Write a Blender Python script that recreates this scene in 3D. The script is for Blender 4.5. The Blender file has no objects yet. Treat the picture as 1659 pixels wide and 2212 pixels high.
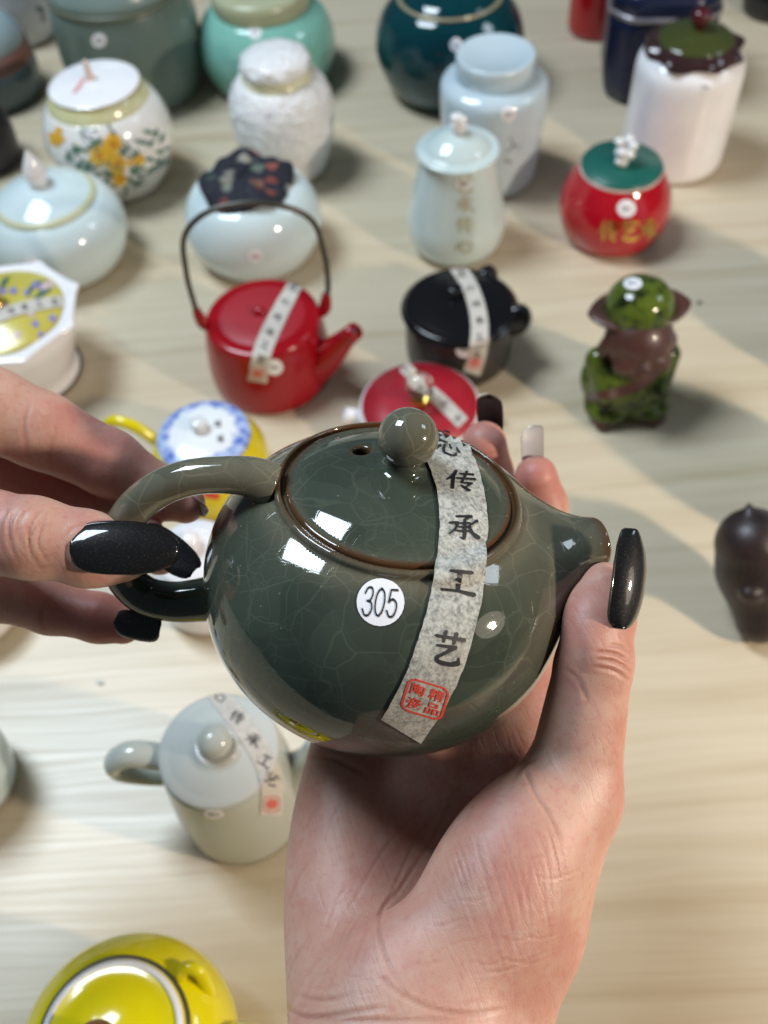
import bpy, math, random
import numpy as np
from math import sin, cos, pi, radians, atan2, sqrt
from mathutils import Vector
from mathutils.bvhtree import BVHTree
random.seed(7); np.random.seed(7)
sc = bpy.context.scene
S = 0.01                                   # everything below is measured in centimetres

# ------------------------------------------------------------------ camera
F, CX, CY, H, PITCH, ROLL = 2050., 829.5, 1106., 45., 54., 4.5
_t = radians(PITCH); _q = radians(-ROLL)
_r = np.array([1, 0, 0.]); _u = np.array([0, sin(_t), cos(_t)]); BK = np.array([0, -cos(_t), sin(_t)])
RT = cos(_q)*_r + sin(_q)*_u; UP = -sin(_q)*_r + cos(_q)*_u
O = np.array([0, 0, H])
cd = bpy.data.cameras.new('camera'); cam = bpy.data.objects.new('camera', cd); sc.collection.objects.link(cam)
cam.location = O*S
from mathutils import Matrix
cam.rotation_euler = Matrix((RT, UP, BK)).transposed().to_euler()
cd.sensor_fit = 'VERTICAL'; cd.sensor_height = 36.; cd.lens = 36.*F/2212.
cd.clip_start = .01; cd.clip_end = 30
cd.dof.use_dof = True; cd.dof.focus_distance = .222; cd.dof.aperture_fstop = 13.5
sc.camera = cam

# ------------------------------------------------------------------ light
w = bpy.data.worlds.new('World'); sc.world = w; w.use_nodes = True
bg = w.node_tree.nodes['Background']; bg.inputs[0].default_value = (.72, .88, 1.0, 1); bg.inputs[1].default_value = .075
def lamp(kind, name, loc, target, power, col, size=None):
    l = bpy.data.lights.new(name, kind); l.energy = power; l.color = col
    o = bpy.data.objects.new(name, l); sc.collection.objects.link(o); o.location = loc
    o.rotation_euler = (Vector(target)-Vector(loc)).to_track_quat('-Z', 'Y').to_euler()
    if kind == 'AREA':
        l.shape = 'DISK' if 'shade' in name else 'RECTANGLE'; l.size, l.size_y = size
    else:
        l.shadow_soft_size = size
        l.spot_size = radians(100); l.spot_blend = .4
    return o
lamp('SPOT', 'warm_spot_lamp', (.64, -.12, .47), (-.05, .38, .05), 20.5, (1., .84, .67), .024)
lamp('AREA', 'lamp_shade_glow', (.66, -.13, .485), (0, .19, .26), 0.35, (1., .86, .70), (.26, .26))
lamp('AREA', 'ceiling_panel_lamp', (-.66, .75, 1.55), (-.15, .40, .1), 29, (.76, .89, 1.), (.55, .62))
lamp('AREA', 'ceiling_panel_lamp', (1.26, .47, 1.08), (.1, .35, .1), 3, (.74, .88, 1.), (.32, .36))
sc.view_settings.view_transform = 'Standard'; sc.view_settings.look = 'None'
sc.view_settings.exposure = 0; sc.view_settings.gamma = 1
sc.render.engine = 'CYCLES'
sc.cycles.caustics_reflective = False; sc.cycles.caustics_refractive = False
sc.cycles.use_denoising = True; sc.cycles.max_bounces = 8

# ------------------------------------------------------------------ measuring helpers (reference picture 1659 x 2212)
def rayd(x, y): return (x-CX)/F*RT - (y-CY)/F*UP - BK
def P(x, y, d): return O + d*rayd(x, y)
def on_table(x, y, z=0.):
    v = rayd(x, y); return O + v*((z-H)/v[2])
def proj(p):
    v = np.asarray(p)-O; d = -(v@BK); return np.stack([CX+F*(v@RT)/d, CY-F*(v@UP)/d, d], -1)
def z_at(X, Y, y):
    lo, hi = -2., 40.
    for _ in range(40):
        m = (lo+hi)/2
        if proj((X, Y, m))[1] > y: lo = m
        else: hi = m
    return m
def ring(b, y, hw):                         # height and radius of a ring of a thing standing at b
    z = z_at(b[0], b[1], y); return (hw*proj((b[0], b[1], z))[2]/F, z)
def camv(x, y, z): return x*RT + y*UP + z*BK

# ------------------------------------------------------------------ objects
GEO = {}
def root_loc(o):
    v = np.zeros(3)
    while o is not None:
        v += np.array(o.location)/S; o = o.parent
    return v
def mk(name, V, Fc, mat, parent=None, smooth=True, normals=None, attrs=None):
    V = np.asarray(V, float)
    me = bpy.data.meshes.new(name)
    off = root_loc(parent) if parent else V.mean(0)*np.array([1, 1, 0]) + np.array([0, 0, V[:, 2].min()])
    me.from_pydata(((V-off)*S).tolist(), [], [list(map(int, f)) for f in Fc])
    me.update()
    if smooth: me.polygons.foreach_set('use_smooth', [True]*len(me.polygons))
    if attrs:
        for k, a in attrs.items():
            at = me.attributes.new(k, 'FLOAT', 'POINT'); at.data.foreach_set('value', np.asarray(a, np.float32))
    if normals is not None: me.normals_split_custom_set_from_vertices([tuple(n) for n in normals])
    me.materials.append(mat)
    o = bpy.data.objects.new(name, me); sc.collection.objects.link(o)
    if parent: o.parent = parent
    else: o.location = off*S
    GEO[o.name] = (V, Fc)
    return o
def tag(o, label=None, cat=None, group=None, kind=None):
    for k, v in (('label', label), ('category', cat), ('group', group), ('kind', kind)):
        if v: o[k] = v
    return o
def thing(name, label, cat, loc, group=None):
    o = bpy.data.objects.new(name, None); o.empty_display_size = .02; sc.collection.objects.link(o)
    o.location = np.asarray(loc)*S; return tag(o, label, cat, group)
def children(o): return [c for c in bpy.data.objects if c.parent == o]
def bvh_of(objs):
    V = []; Fs = []; n = 0
    for o in objs:
        if o.name in GEO:
            v, f = GEO[o.name]; V += [tuple(p) for p in v]; Fs += [[int(i)+n for i in q] for q in f]; n += len(v)
    return BVHTree.FromPolygons(V, Fs)
def cast(bvh, x, y, off):
    d = rayd(x, y); d = d/np.linalg.norm(d)
    h = bvh.ray_cast(Vector(O), Vector(d))
    if h[0] is None: return None
    n = np.array(h[1]); n = n if n@d < 0 else -n
    return np.array(h[0]) + n*off

# ------------------------------------------------------------------ shapes
def spline(pts, n):
    p = np.asarray(pts, float); m = len(p)
    if m < 3: return np.array([p[0]+(p[-1]-p[0])*i/(n-1) for i in range(n)])
    q = np.vstack([2*p[0]-p[1], p, 2*p[-1]-p[-2]]); out = []
    for i in range(n):
        t = i/(n-1)*(m-1); k = min(int(t), m-2); t -= k
        a, b, c, d = q[k:k+4]
        out.append(.5*((2*b)+(c-a)*t+(2*a-5*b+4*c-d)*t*t+(3*b-a-3*c+d)*t**3))
    return np.array(out)
def lathe(prof, c=(0, 0, 0), seg=64, mod=None, sub=1):
    if sub > 1: prof = spline(prof, (len(prof)-1)*sub+1)
    V = []; Fc = []; n = len(prof)
    for i, (r, z) in enumerate(prof):
        for j in range(seg):
            a = 2*pi*j/seg; rr = max(r, 1e-4); zz = z
            if mod: rr, zz = mod(rr, zz, a)
            V.append((c[0]+rr*cos(a), c[1]+rr*sin(a), c[2]+zz))
    for i in range(n-1):
        for j in range(seg):
            k = (j+1) % seg; Fc.append((i*seg+j, i*seg+k, (i+1)*seg+k, (i+1)*seg+j))
    rs = [q[0] for q in prof]
    if min(rs) > .5*max(rs):                                       # a ring: join its last edge to its first
        for j in range(seg): k = (j+1) % seg; Fc.append(((n-1)*seg+j, (n-1)*seg+k, k, j))
    else:
        Fc.append(tuple(reversed(range(seg)))); Fc.append(tuple((n-1)*seg+j for j in range(seg)))
    return np.array(V), Fc
def tube(pts, rad, seg=16, n=None, flat=1., flatdir=None):
    pts = np.asarray(pts, float); rad = np.broadcast_to(np.asarray(rad, float), (len(pts),))
    if n: rad = spline(np.stack([rad, rad], 1), n)[:, 0]; pts = spline(pts, n)
    T = np.gradient(pts, axis=0); T /= np.linalg.norm(T, axis=1)[:, None]
    nrm = np.cross(T[0], [0, 0, 1.]) if flatdir is None else np.asarray(flatdir, float)
    if np.linalg.norm(nrm) < 1e-3: nrm = np.cross(T[0], [1., 0, 0])
    V = []; Fc = []
    for i, p in enumerate(pts):
        nrm = nrm - T[i]*(nrm@T[i]); nrm /= np.linalg.norm(nrm); b = np.cross(T[i], nrm)
        for j in range(seg):
            a = 2*pi*j/seg; V.append(p+rad[i]*(cos(a)*nrm*flat+sin(a)*b))
    for i in range(len(pts)-1):
        for j in range(seg):
            k = (j+1) % seg; Fc.append((i*seg+j, i*seg+k, (i+1)*seg+k, (i+1)*seg+j))
    Fc.append(tuple(reversed(range(seg)))); Fc.append(tuple((len(pts)-1)*seg+j for j in range(seg)))
    return np.array(V), Fc
def ell(c, r, seg=24, axes=None, noise=0, seed=0):
    rng = np.random.RandomState(seed)
    ax = np.eye(3) if axes is None else np.asarray(axes)
    prof = [(sin(pi*i/14), -cos(pi*i/14)) for i in range(15)]
    V, Fc = lathe(prof, (0, 0, 0), seg); V = V*np.asarray(r)
    if noise: V = V*(1+noise*rng.uniform(-1, 1, (len(V), 1)))
    return V@ax+np.asarray(c), Fc
def join(*ms):
    V = []; Fs = []; n = 0
    for v, f in ms:
        V.append(v); Fs += [[i+n for i in q] for q in f]; n += len(v)
    return np.vstack(V), Fs

# ------------------------------------------------------------------ implicit surfaces
def smin(a, b, k):
    h = np.maximum(k-np.abs(a-b), 0)/k; return np.minimum(a, b)-h*h*k*.25
def smax(a, b, k): return -smin(-a, -b, k)
def cone(p, a, b, ra, rb):
    a = np.asarray(a); b = np.asarray(b); ba = b-a; L = ba@ba
    t = np.clip(((p-a)@ba)/L, 0, 1); q = p-a-t[:, None]*ba
    return np.sqrt((q*q).sum(1))-(ra+(rb-ra)*t)
def ellip(p, c, r, ax=None):
    q = p-np.asarray(c)
    if ax is not None: q = q@np.asarray(ax).T
    q = q/np.asarray(r); k0 = np.sqrt((q*q).sum(1)); k1 = np.sqrt(((q/np.asarray(r))**2).sum(1))+1e-9
    return k0*(k0-1)/k1
def nets(f, lo, hi, h, B=8):
    lo = np.asarray(lo, float); nb = np.ceil((np.asarray(hi)-lo)/(h*B)).astype(int); N = nb*B+1
    bi = np.stack(np.meshgrid(*[np.arange(k) for k in nb], indexing='ij'), -1).reshape(-1, 3)
    cv = f(lo+(bi+.5)*B*h)
    G = np.ones(N, np.float32)*9
    off = np.stack(np.meshgrid(*[np.arange(B+1)]*3, indexing='ij'), -1).reshape(-1, 3)
    for k in np.where(cv < 0)[0]:
        s = bi[k]*B; G[s[0]:s[0]+B+1, s[1]:s[1]+B+1, s[2]:s[2]+B+1] = -9
    act = np.where(np.abs(cv) < B*h*1.5)[0]
    for c0 in range(0, len(act), 400):
        ids = (bi[act[c0:c0+400], None, :]*B+off[None]).reshape(-1, 3)
        G[ids[:, 0], ids[:, 1], ids[:, 2]] = f(lo+ids*h)
    ins = G < 0
    cnt = np.zeros(np.array(N)-1, np.int8)
    for dx in (0, 1):
        for dy in (0, 1):
            for dz in (0, 1):
                cnt += ins[dx:N[0]-1+dx, dy:N[1]-1+dy, dz:N[2]-1+dz]
    cells = np.argwhere((cnt > 0) & (cnt < 8))
    idx = -np.ones(cnt.shape, np.int64); idx[tuple(cells.T)] = np.arange(len(cells))
    acc = np.zeros((len(cells), 3)); num = np.zeros(len(cells))
    for ax in range(3):
        o1, o2 = [k for k in range(3) if k != ax]
        for u in (0, 1):
            for v in (0, 1):
                A = cells.copy(); A[:, o1] += u; A[:, o2] += v; Bc = A.copy(); Bc[:, ax] += 1
                ga = G[tuple(A.T)]; gb = G[tuple(Bc.T)]; m = (ga < 0) != (gb < 0)
                t = np.where(m, ga/np.where(m, ga-gb, 1), 0)
                pt = A.astype(float); pt[:, ax] += t
                acc[m] += pt[m]; num[m] += 1
    V = lo+acc/num[:, None]*h
    Fc = []
    for ax in range(3):
        o1, o2 = (ax+1) % 3, (ax+2) % 3
        sl = [slice(None)]*3; sl[ax] = slice(0, N[ax]-1); s2 = [slice(None)]*3; s2[ax] = slice(1, N[ax])
        a = ins[tuple(sl)]; b = ins[tuple(s2)]
        E = np.argwhere(a != b); E = E[(E[:, o1] > 0) & (E[:, o2] > 0) & (E[:, o1] < N[o1]-1) & (E[:, o2] < N[o2]-1)]
        flip = a[tuple(E.T)]
        q = []
        for u, v in ((-1, -1), (0, -1), (0, 0), (-1, 0)):
            c = E.copy(); c[:, o1] += u; c[:, o2] += v; q.append(idx[tuple(c.T)])
        q = np.stack(q, 1); q[~flip] = q[~flip][:, ::-1]
        Fc.append(q[(q >= 0).all(1)])
    Fc = np.vstack(Fc)
    def grad(V):
        e = h*.4; return np.stack([f(V+np.eye(3)[i]*e)-f(V-np.eye(3)[i]*e) for i in range(3)], 1)/(2*e)
    for _ in range(2):
        g = grad(V); st = f(V)[:, None]*g/np.maximum((g*g).sum(1), .2)[:, None]
        l = np.linalg.norm(st, axis=1)[:, None]; V = V-st*np.minimum(1, h/(l+1e-9))
    g = grad(V); nr = g/(np.linalg.norm(g, axis=1)[:, None]+1e-9)
    return V, Fc, nr

# ------------------------------------------------------------------ materials
class M:
    def __init__(s, name):
        s.m = bpy.data.materials.new(name); s.m.use_nodes = True; s.t = s.m.node_tree
        s.b = s.t.nodes['Principled BSDF']
    def n(s, typ, **kw):
        nd = s.t.nodes.new('ShaderNode'+typ)
        for k, v in kw.items():
            if k[0] == '_': setattr(nd, k[1:], v)
            else:
                nd.inputs[int(k[1:]) if k[0] == 'i' and k[1:].isdigit() else k.replace('_', ' ')].default_value = v
        return nd
    def l(s, a, b): s.t.links.new(a, b)
    def set(s, **kw):
        for k, v in kw.items(): s.b.inputs[k.replace('_', ' ')].default_value = v
        return s
    def coords(s, scale=(1, 1, 1), rot=(0, 0, 0)):
        tc = s.n('TexCoord'); mp = s.n('Mapping'); mp.inputs['Scale'].default_value = scale; mp.inputs['Rotation'].default_value = rot
        s.l(tc.outputs['Object'], mp.inputs[0]); return mp.outputs[0]
    def noise(s, co, scale, detail=4, rough=.55):
        nd = s.n('TexNoise'); nd.inputs['Scale'].default_value = scale; nd.inputs['Detail'].default_value = detail; nd.inputs['Roughness'].default_value = rough
        s.l(co, nd.inputs['Vector']); return nd.outputs[0]
    def ramp(s, fac, stops):
        nd = s.n('ValToRGB'); el = nd.color_ramp.elements
        while len(el) < len(stops): el.new(.5)
        for e, (p, c) in zip(el, stops):
            e.position = p; e.color = (*c, 1) if len(c) == 3 else c
        s.l(fac, nd.inputs[0]); return nd.outputs[0]
    def mix(s, fac, a, b, mode='MIX'):
        nd = s.n('Mix', _data_type='RGBA', _blend_type=mode)
        for sock, v in ((nd.inputs['Factor'], fac), (nd.inputs[6], a), (nd.inputs[7], b)):
            if hasattr(v, 'links'): s.l(v, sock)
            else: sock.default_value = v if not isinstance(v, tuple) else (*v, 1)
        return nd.outputs[2]
    def math(s, op, a, b=None):
        nd = s.n('Math', _operation=op)
        for i, v in enumerate((a, b)):
            if v is None: continue
            if hasattr(v, 'links'): s.l(v, nd.inputs[i])
            else: nd.inputs[i].default_value = v
        return nd.outputs[0]
    def bump(s, h, strength, dist):
        nd = s.n('Bump'); nd.inputs['Strength'].default_value = strength; nd.inputs['Distance'].default_value = dist
        s.l(h, nd.inputs['Height']); s.l(nd.outputs[0], s.b.inputs['Normal']); return nd
    def attr(s, nm): return s.n('Attribute', _attribute_name=nm).outputs['Fac']
def glaze(name, col, col2=None, rough=.09, scale=35, spots=None, bump=0, metal=0, coat=0.):
    m = M(name); co = m.coords()
    f = m.noise(co, scale, 5)
    c2 = col2 or tuple(min(1, c*1.12) for c in col)
    c = m.ramp(f, [(.3, col), (.7, c2)])
    if spots:
        f2 = m.noise(co, spots[1], 6, .7); c = m.mix(m.ramp(f2, [(spots[2], (0, 0, 0)), (spots[2]+.12, (1, 1, 1))]), c, spots[0])
    m.l(c, m.b.inputs['Base Color'])
    m.set(Roughness=rough, Metallic=metal, Coat_Weight=coat, Coat_Roughness=.03)
    if bump: m.bump(m.noise(co, bump[0], 4), bump[1], bump[2])
    return m.m

def crackle(name):
    m = M(name); co = m.coords()
    wn = m.n('TexNoise'); wn.inputs['Scale'].default_value = 60; wn.inputs['Detail'].default_value = 2; m.l(co, wn.inputs['Vector'])
    wv = m.n('VectorMath', _operation='SCALE'); m.l(wn.outputs['Color'], wv.inputs[0]); wv.inputs['Scale'].default_value = .010
    ad = m.n('VectorMath', _operation='ADD'); m.l(co, ad.inputs[0]); m.l(wv.outputs[0], ad.inputs[1])
    lines = []
    wn2 = m.n('TexNoise'); wn2.inputs['Scale'].default_value = 95; wn2.inputs['Detail'].default_value = 1; m.l(co, wn2.inputs['Vector'])
    wv2 = m.n('VectorMath', _operation='SCALE'); m.l(wn2.outputs['Color'], wv2.inputs[0]); wv2.inputs['Scale'].default_value = .008
    ad2 = m.n('VectorMath', _operation='ADD'); m.l(co, ad2.inputs[0]); m.l(wv2.outputs[0], ad2.inputs[1])
    for sc_, wd, vec in ((88, .026, ad), (150, .024, ad2), (280, .022, ad)):
        v = m.n('TexVoronoi', _feature='DISTANCE_TO_EDGE'); v.inputs['Scale'].default_value = sc_; m.l(vec.outputs[0], v.inputs['Vector'])
        lines.append(m.ramp(v.outputs['Distance'], [(0, (1, 1, 1)), (wd, (0, 0, 0))]))
    vc = m.n('TexVoronoi'); vc.inputs['Scale'].default_value = 95; m.l(ad.outputs[0], vc.inputs['Vector'])
    msk = m.ramp(m.noise(co, 30, 2), [(.42, (0, 0, 0)), (.60, (1, 1, 1))])
    msk3 = m.ramp(m.noise(m.coords((1.3, 1, 1), (1, 2, .5)), 40, 2), [(.52, (0, 0, 0)), (.62, (.8, .8, .8))])
    ln = m.math('MAXIMUM', m.math('MULTIPLY', lines[0], m.ramp(m.noise(co, 55, 2), [(.3, (.35, .35, .35)), (.6, (1, 1, 1))])), m.math('MAXIMUM', m.math('MULTIPLY', lines[1], m.math('MULTIPLY', msk, .8)), m.math('MULTIPLY', lines[2], msk3)))
    tone = m.ramp(m.noise(co, 22, 3), [(.36, (.027, .043, .033)), (.66, (.047, .063, .046))])
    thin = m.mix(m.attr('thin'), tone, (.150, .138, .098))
    sep = m.n('SeparateColor'); m.l(vc.outputs['Color'], sep.inputs[0])
    cell = m.ramp(sep.outputs[0], [(0, (.86, .86, .86)), (1, (1.12, 1.12, 1.12))])
    c = m.mix(1., thin, cell, 'MULTIPLY')
    c = m.mix(m.math('MULTIPLY', ln, .45), c, m.mix(1., c, (2.1, 2.1, 2.0), 'MULTIPLY'))
    rim = m.mix(m.attr('brown'), c, (.080, .036, .014))
    pin = m.n('TexVoronoi'); pin.inputs['Scale'].default_value = 420; m.l(co, pin.inputs['Vector'])
    pc = m.n('SeparateColor'); m.l(pin.outputs['Color'], pc.inputs[0])
    pk = m.math('MULTIPLY', m.math('LESS_THAN', pin.outputs['Distance'], .11), m.math('GREATER_THAN', pc.outputs[0], .86))
    rim = m.mix(m.math('MULTIPLY', pk, .6), rim, (.20, .21, .17))
    m.l(rim, m.b.inputs['Base Color'])
    m.set(Roughness=.045, Specular_IOR_Level=.5, Coat_Weight=.25, Coat_Roughness=.02)
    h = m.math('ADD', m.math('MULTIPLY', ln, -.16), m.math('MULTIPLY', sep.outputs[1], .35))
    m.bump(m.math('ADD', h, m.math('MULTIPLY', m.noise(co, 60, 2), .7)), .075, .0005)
    return m.m

def skin(name, base, deep, seed=0):
    m = M(name); co = m.coords()
    f = m.noise(co, 45, 5, .6)
    c = m.ramp(f, [(.36, base), (.50, tuple(.75*a+.25*b for a, b in zip(base, deep))), (.66, tuple(.40*a+.60*b for a, b in zip(base, deep)))])
    f2 = m.noise(co, 120, 4); c = m.mix(m.ramp(f2, [(.50, (0, 0, 0)), (.70, (.5, .5, .5))]), c, (.58, .40, .33))
    f3 = m.noise(co, 520, 3); c = m.mix(m.ramp(f3, [(.52, (0, 0, 0)), (.72, (.35, .35, .35))]), c, deep)
    c = m.mix(m.attr('red'), c, deep)
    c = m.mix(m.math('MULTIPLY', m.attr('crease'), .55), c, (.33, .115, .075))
    m.l(c, m.b.inputs['Base Color'])
    m.set(Roughness=.46, Specular_IOR_Level=.42, Subsurface_Weight=.40, Subsurface_Scale=.006)
    m.b.inputs['Subsurface Radius'].default_value = (1, .32, .16)
    v = m.n('TexVoronoi', _feature='DISTANCE_TO_EDGE'); v.inputs['Scale'].default_value = 1700; m.l(co, v.inputs['Vector'])
    def along(D, fine, long_):
        D = np.asarray(D)/np.linalg.norm(D); E1 = RT-D*(RT@D); E1 /= np.linalg.norm(E1); N = np.cross(D, E1); cb = m.n('CombineXYZ')
        for k, (ax_, f_) in enumerate(((D, long_), (E1, fine), (N, fine*.5))):
            dt = m.n('VectorMath', _operation='DOT_PRODUCT'); m.l(wco, dt.inputs[0]); dt.inputs[1].default_value = tuple(ax_*f_); m.l(dt.outputs['Value'], cb.inputs[k])
        return m.noise(cb.outputs[0], 1., 3, .6)
    wn = m.n('TexNoise'); wn.inputs['Scale'].default_value = 40; m.l(co, wn.inputs['Vector']); wsc = m.n('VectorMath', _operation='SCALE'); m.l(wn.outputs['Color'], wsc.inputs[0]); wsc.inputs['Scale'].default_value = .006
    wad = m.n('VectorMath', _operation='ADD'); m.l(co, wad.inputs[0]); m.l(wsc.outputs[0], wad.inputs[1]); wco = wad.outputs[0]
    lines = along(camv(.38, -.80, .45), 900, 45); lines2 = along(camv(.9, .25, .1), 1100, 90)
    lm = m.ramp(lines, [(.30, (1, 1, 1)), (.42, (0, 0, 0))])
    c = m.mix(m.math('MULTIPLY', lm, .14), c, deep); m.l(c, m.b.inputs['Base Color'])
    lines = m.math('MULTIPLY', m.ramp(lines, [(.28, (0, 0, 0)), (.5, (1, 1, 1))]), 1.6)
    h = m.math('ADD', m.math('MULTIPLY', m.math('MINIMUM', v.outputs['Distance'], .3), 1.2), m.math('ADD', lines, lines2))
    m.bump(m.math('ADD', h, m.math('MULTIPLY', m.noise(co, 260, 4), .8)), .13, .0005)
    return m.m

def nailmat(name, col, glit, amt, met=0.):
    m = M(name); co = m.coords()
    v = m.n('TexVoronoi'); v.inputs['Scale'].default_value = 5200; m.l(co, v.inputs['Vector'])
    sep = m.n('SeparateColor'); m.l(v.outputs['Color'], sep.inputs[0])
    g = m.ramp(sep.outputs[0], [(.90, (0, 0, 0)), (1., (1, 1, 1))])
    c = m.mix(m.math('MULTIPLY', g, amt), col, glit); m.l(c, m.b.inputs['Base Color'])
    m.l(m.math('MAXIMUM', m.math('MULTIPLY', g, .7), met), m.b.inputs['Metallic'])
    nrm = m.n('Bump'); nrm.inputs['Strength'].default_value = .2; nrm.inputs['Distance'].default_value = .0003
    m.l(sep.outputs[1], nrm.inputs['Height']); m.l(nrm.outputs[0], m.b.inputs['Normal'])
    m.set(Roughness=.34, Specular_IOR_Level=.1, Coat_Weight=1., Coat_Roughness=.03)
    return m.m

def wood():
    m = M('table_wood'); co = m.coords()
    warp = m.noise(m.coords((1.5, 5, 1)), 3, 3)
    ad = m.n('VectorMath', _operation='ADD'); sc3 = m.n('VectorMath', _operation='SCALE'); sc3.inputs['Scale'].default_value = .02
    cmb = m.n('CombineXYZ'); m.l(warp, cmb.inputs[1]); m.l(cmb.outputs[0], sc3.inputs[0]); m.l(co, ad.inputs[0]); m.l(sc3.outputs[0], ad.inputs[1])
    mp = m.n('Mapping'); mp.inputs['Scale'].default_value = (1.3, 40, 1); m.l(ad.outputs[0], mp.inputs[0])
    g = m.noise(mp.outputs[0], 1.6, 5, .6)
    mp2 = m.n('Mapping'); mp2.inputs['Scale'].default_value = (5, 260, 1); m.l(ad.outputs[0], mp2.inputs[0])
    g2 = m.noise(mp2.outputs[0], 1.3, 4, .6)
    c = m.ramp(g, [(.28, (.46, .37, .245)), (.42, (.555, .465, .33)), (.56, (.60, .515, .38)), (.75, (.51, .415, .285))])
    c = m.mix(m.ramp(g2, [(.50, (0, 0, 0)), (.72, (.30, .30, .30))]), c, (.47, .375, .25))
    m.l(c, m.b.inputs['Base Color'])
    m.l(m.ramp(g2, [(.3, (.28, .28, .28)), (.7, (.42, .42, .42))]), m.b.inputs['Roughness'])
    m.bump(g2, .12, .0004); m.set(Specular_IOR_Level=.5)
    return m.m

def paper(name, col, dark, thr=.5):
    m = M(name); co = m.coords()
    f = m.noise(co, 420, 6, .75); f2 = m.noise(m.coords((1, 1, 1), (.5, .2, .8)), 1100, 5, .7)
    c = m.mix(m.ramp(m.math('MULTIPLY', m.math('ADD', f, f2), .5), [(thr-.08, (0, 0, 0)), (thr+.07, (1, 1, 1))]), dark, col)
    m.l(c, m.b.inputs['Base Color']); m.set(Roughness=.75); m.bump(f2, .3, .0002)
    return m.m

ink = glaze('black_ink', (.012, .012, .013), rough=.5); red_ink = glaze('red_ink', (.62, .06, .035), rough=.6)
grey_ink = glaze('grey_ink', (.22, .20, .24), rough=.6)
label_white = glaze('sticker_white', (.80, .80, .84), rough=.4)
strip_main = paper('strip_paper', (.50, .50, .46), (.19, .20, .19), .49)
strip_pale = paper('strip_paper_pale', (.62, .58, .52), (.45, .42, .38), .5)
white_glz = glaze('white_glaze', (.80, .79, .80), (.84, .83, .83))
cele = glaze('pale_celadon_glaze', (.58, .69, .72), (.62, .72, .73))
gold = glaze('gold', (.75, .5, .12), rough=.2, metal=1)

# ------------------------------------------------------------------ decals: print and stickers lying on real surfaces
def stroke(pts, ws, n=None):
    p = np.asarray(pts, float); n = n or max(6, 4*len(p)); ws = np.asarray(ws, float)
    if len(ws) != len(p): ws = np.interp(np.linspace(0, 1, len(p)), np.linspace(0, 1, len(ws)), ws)
    q = spline(p, n); w_ = np.interp(np.linspace(0, 1, n), np.linspace(0, 1, len(p)), ws)
    t = np.gradient(q, axis=0); t /= np.linalg.norm(t, axis=1)[:, None]+1e-9; nn = np.stack([-t[:, 1], t[:, 0]], 1)
    q = np.vstack([q[0]-t[0]*w_[0]*.35, q, q[-1]+t[-1]*w_[-1]*.35]); nn = np.vstack([nn[0], nn, nn[-1]]); w_ = np.r_[w_[0]*.5, w_, w_[-1]*.5]
    V = np.vstack([q+nn*w_[:, None]/2, q-nn*w_[:, None]/2]); k = len(q)
    return V, [(i, i+1, k+i+1, k+i) for i in range(k-1)]
def sharp(pts, ws): return [stroke(pts[i:i+2], ws, 5) for i in range(len(pts)-1)]
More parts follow.
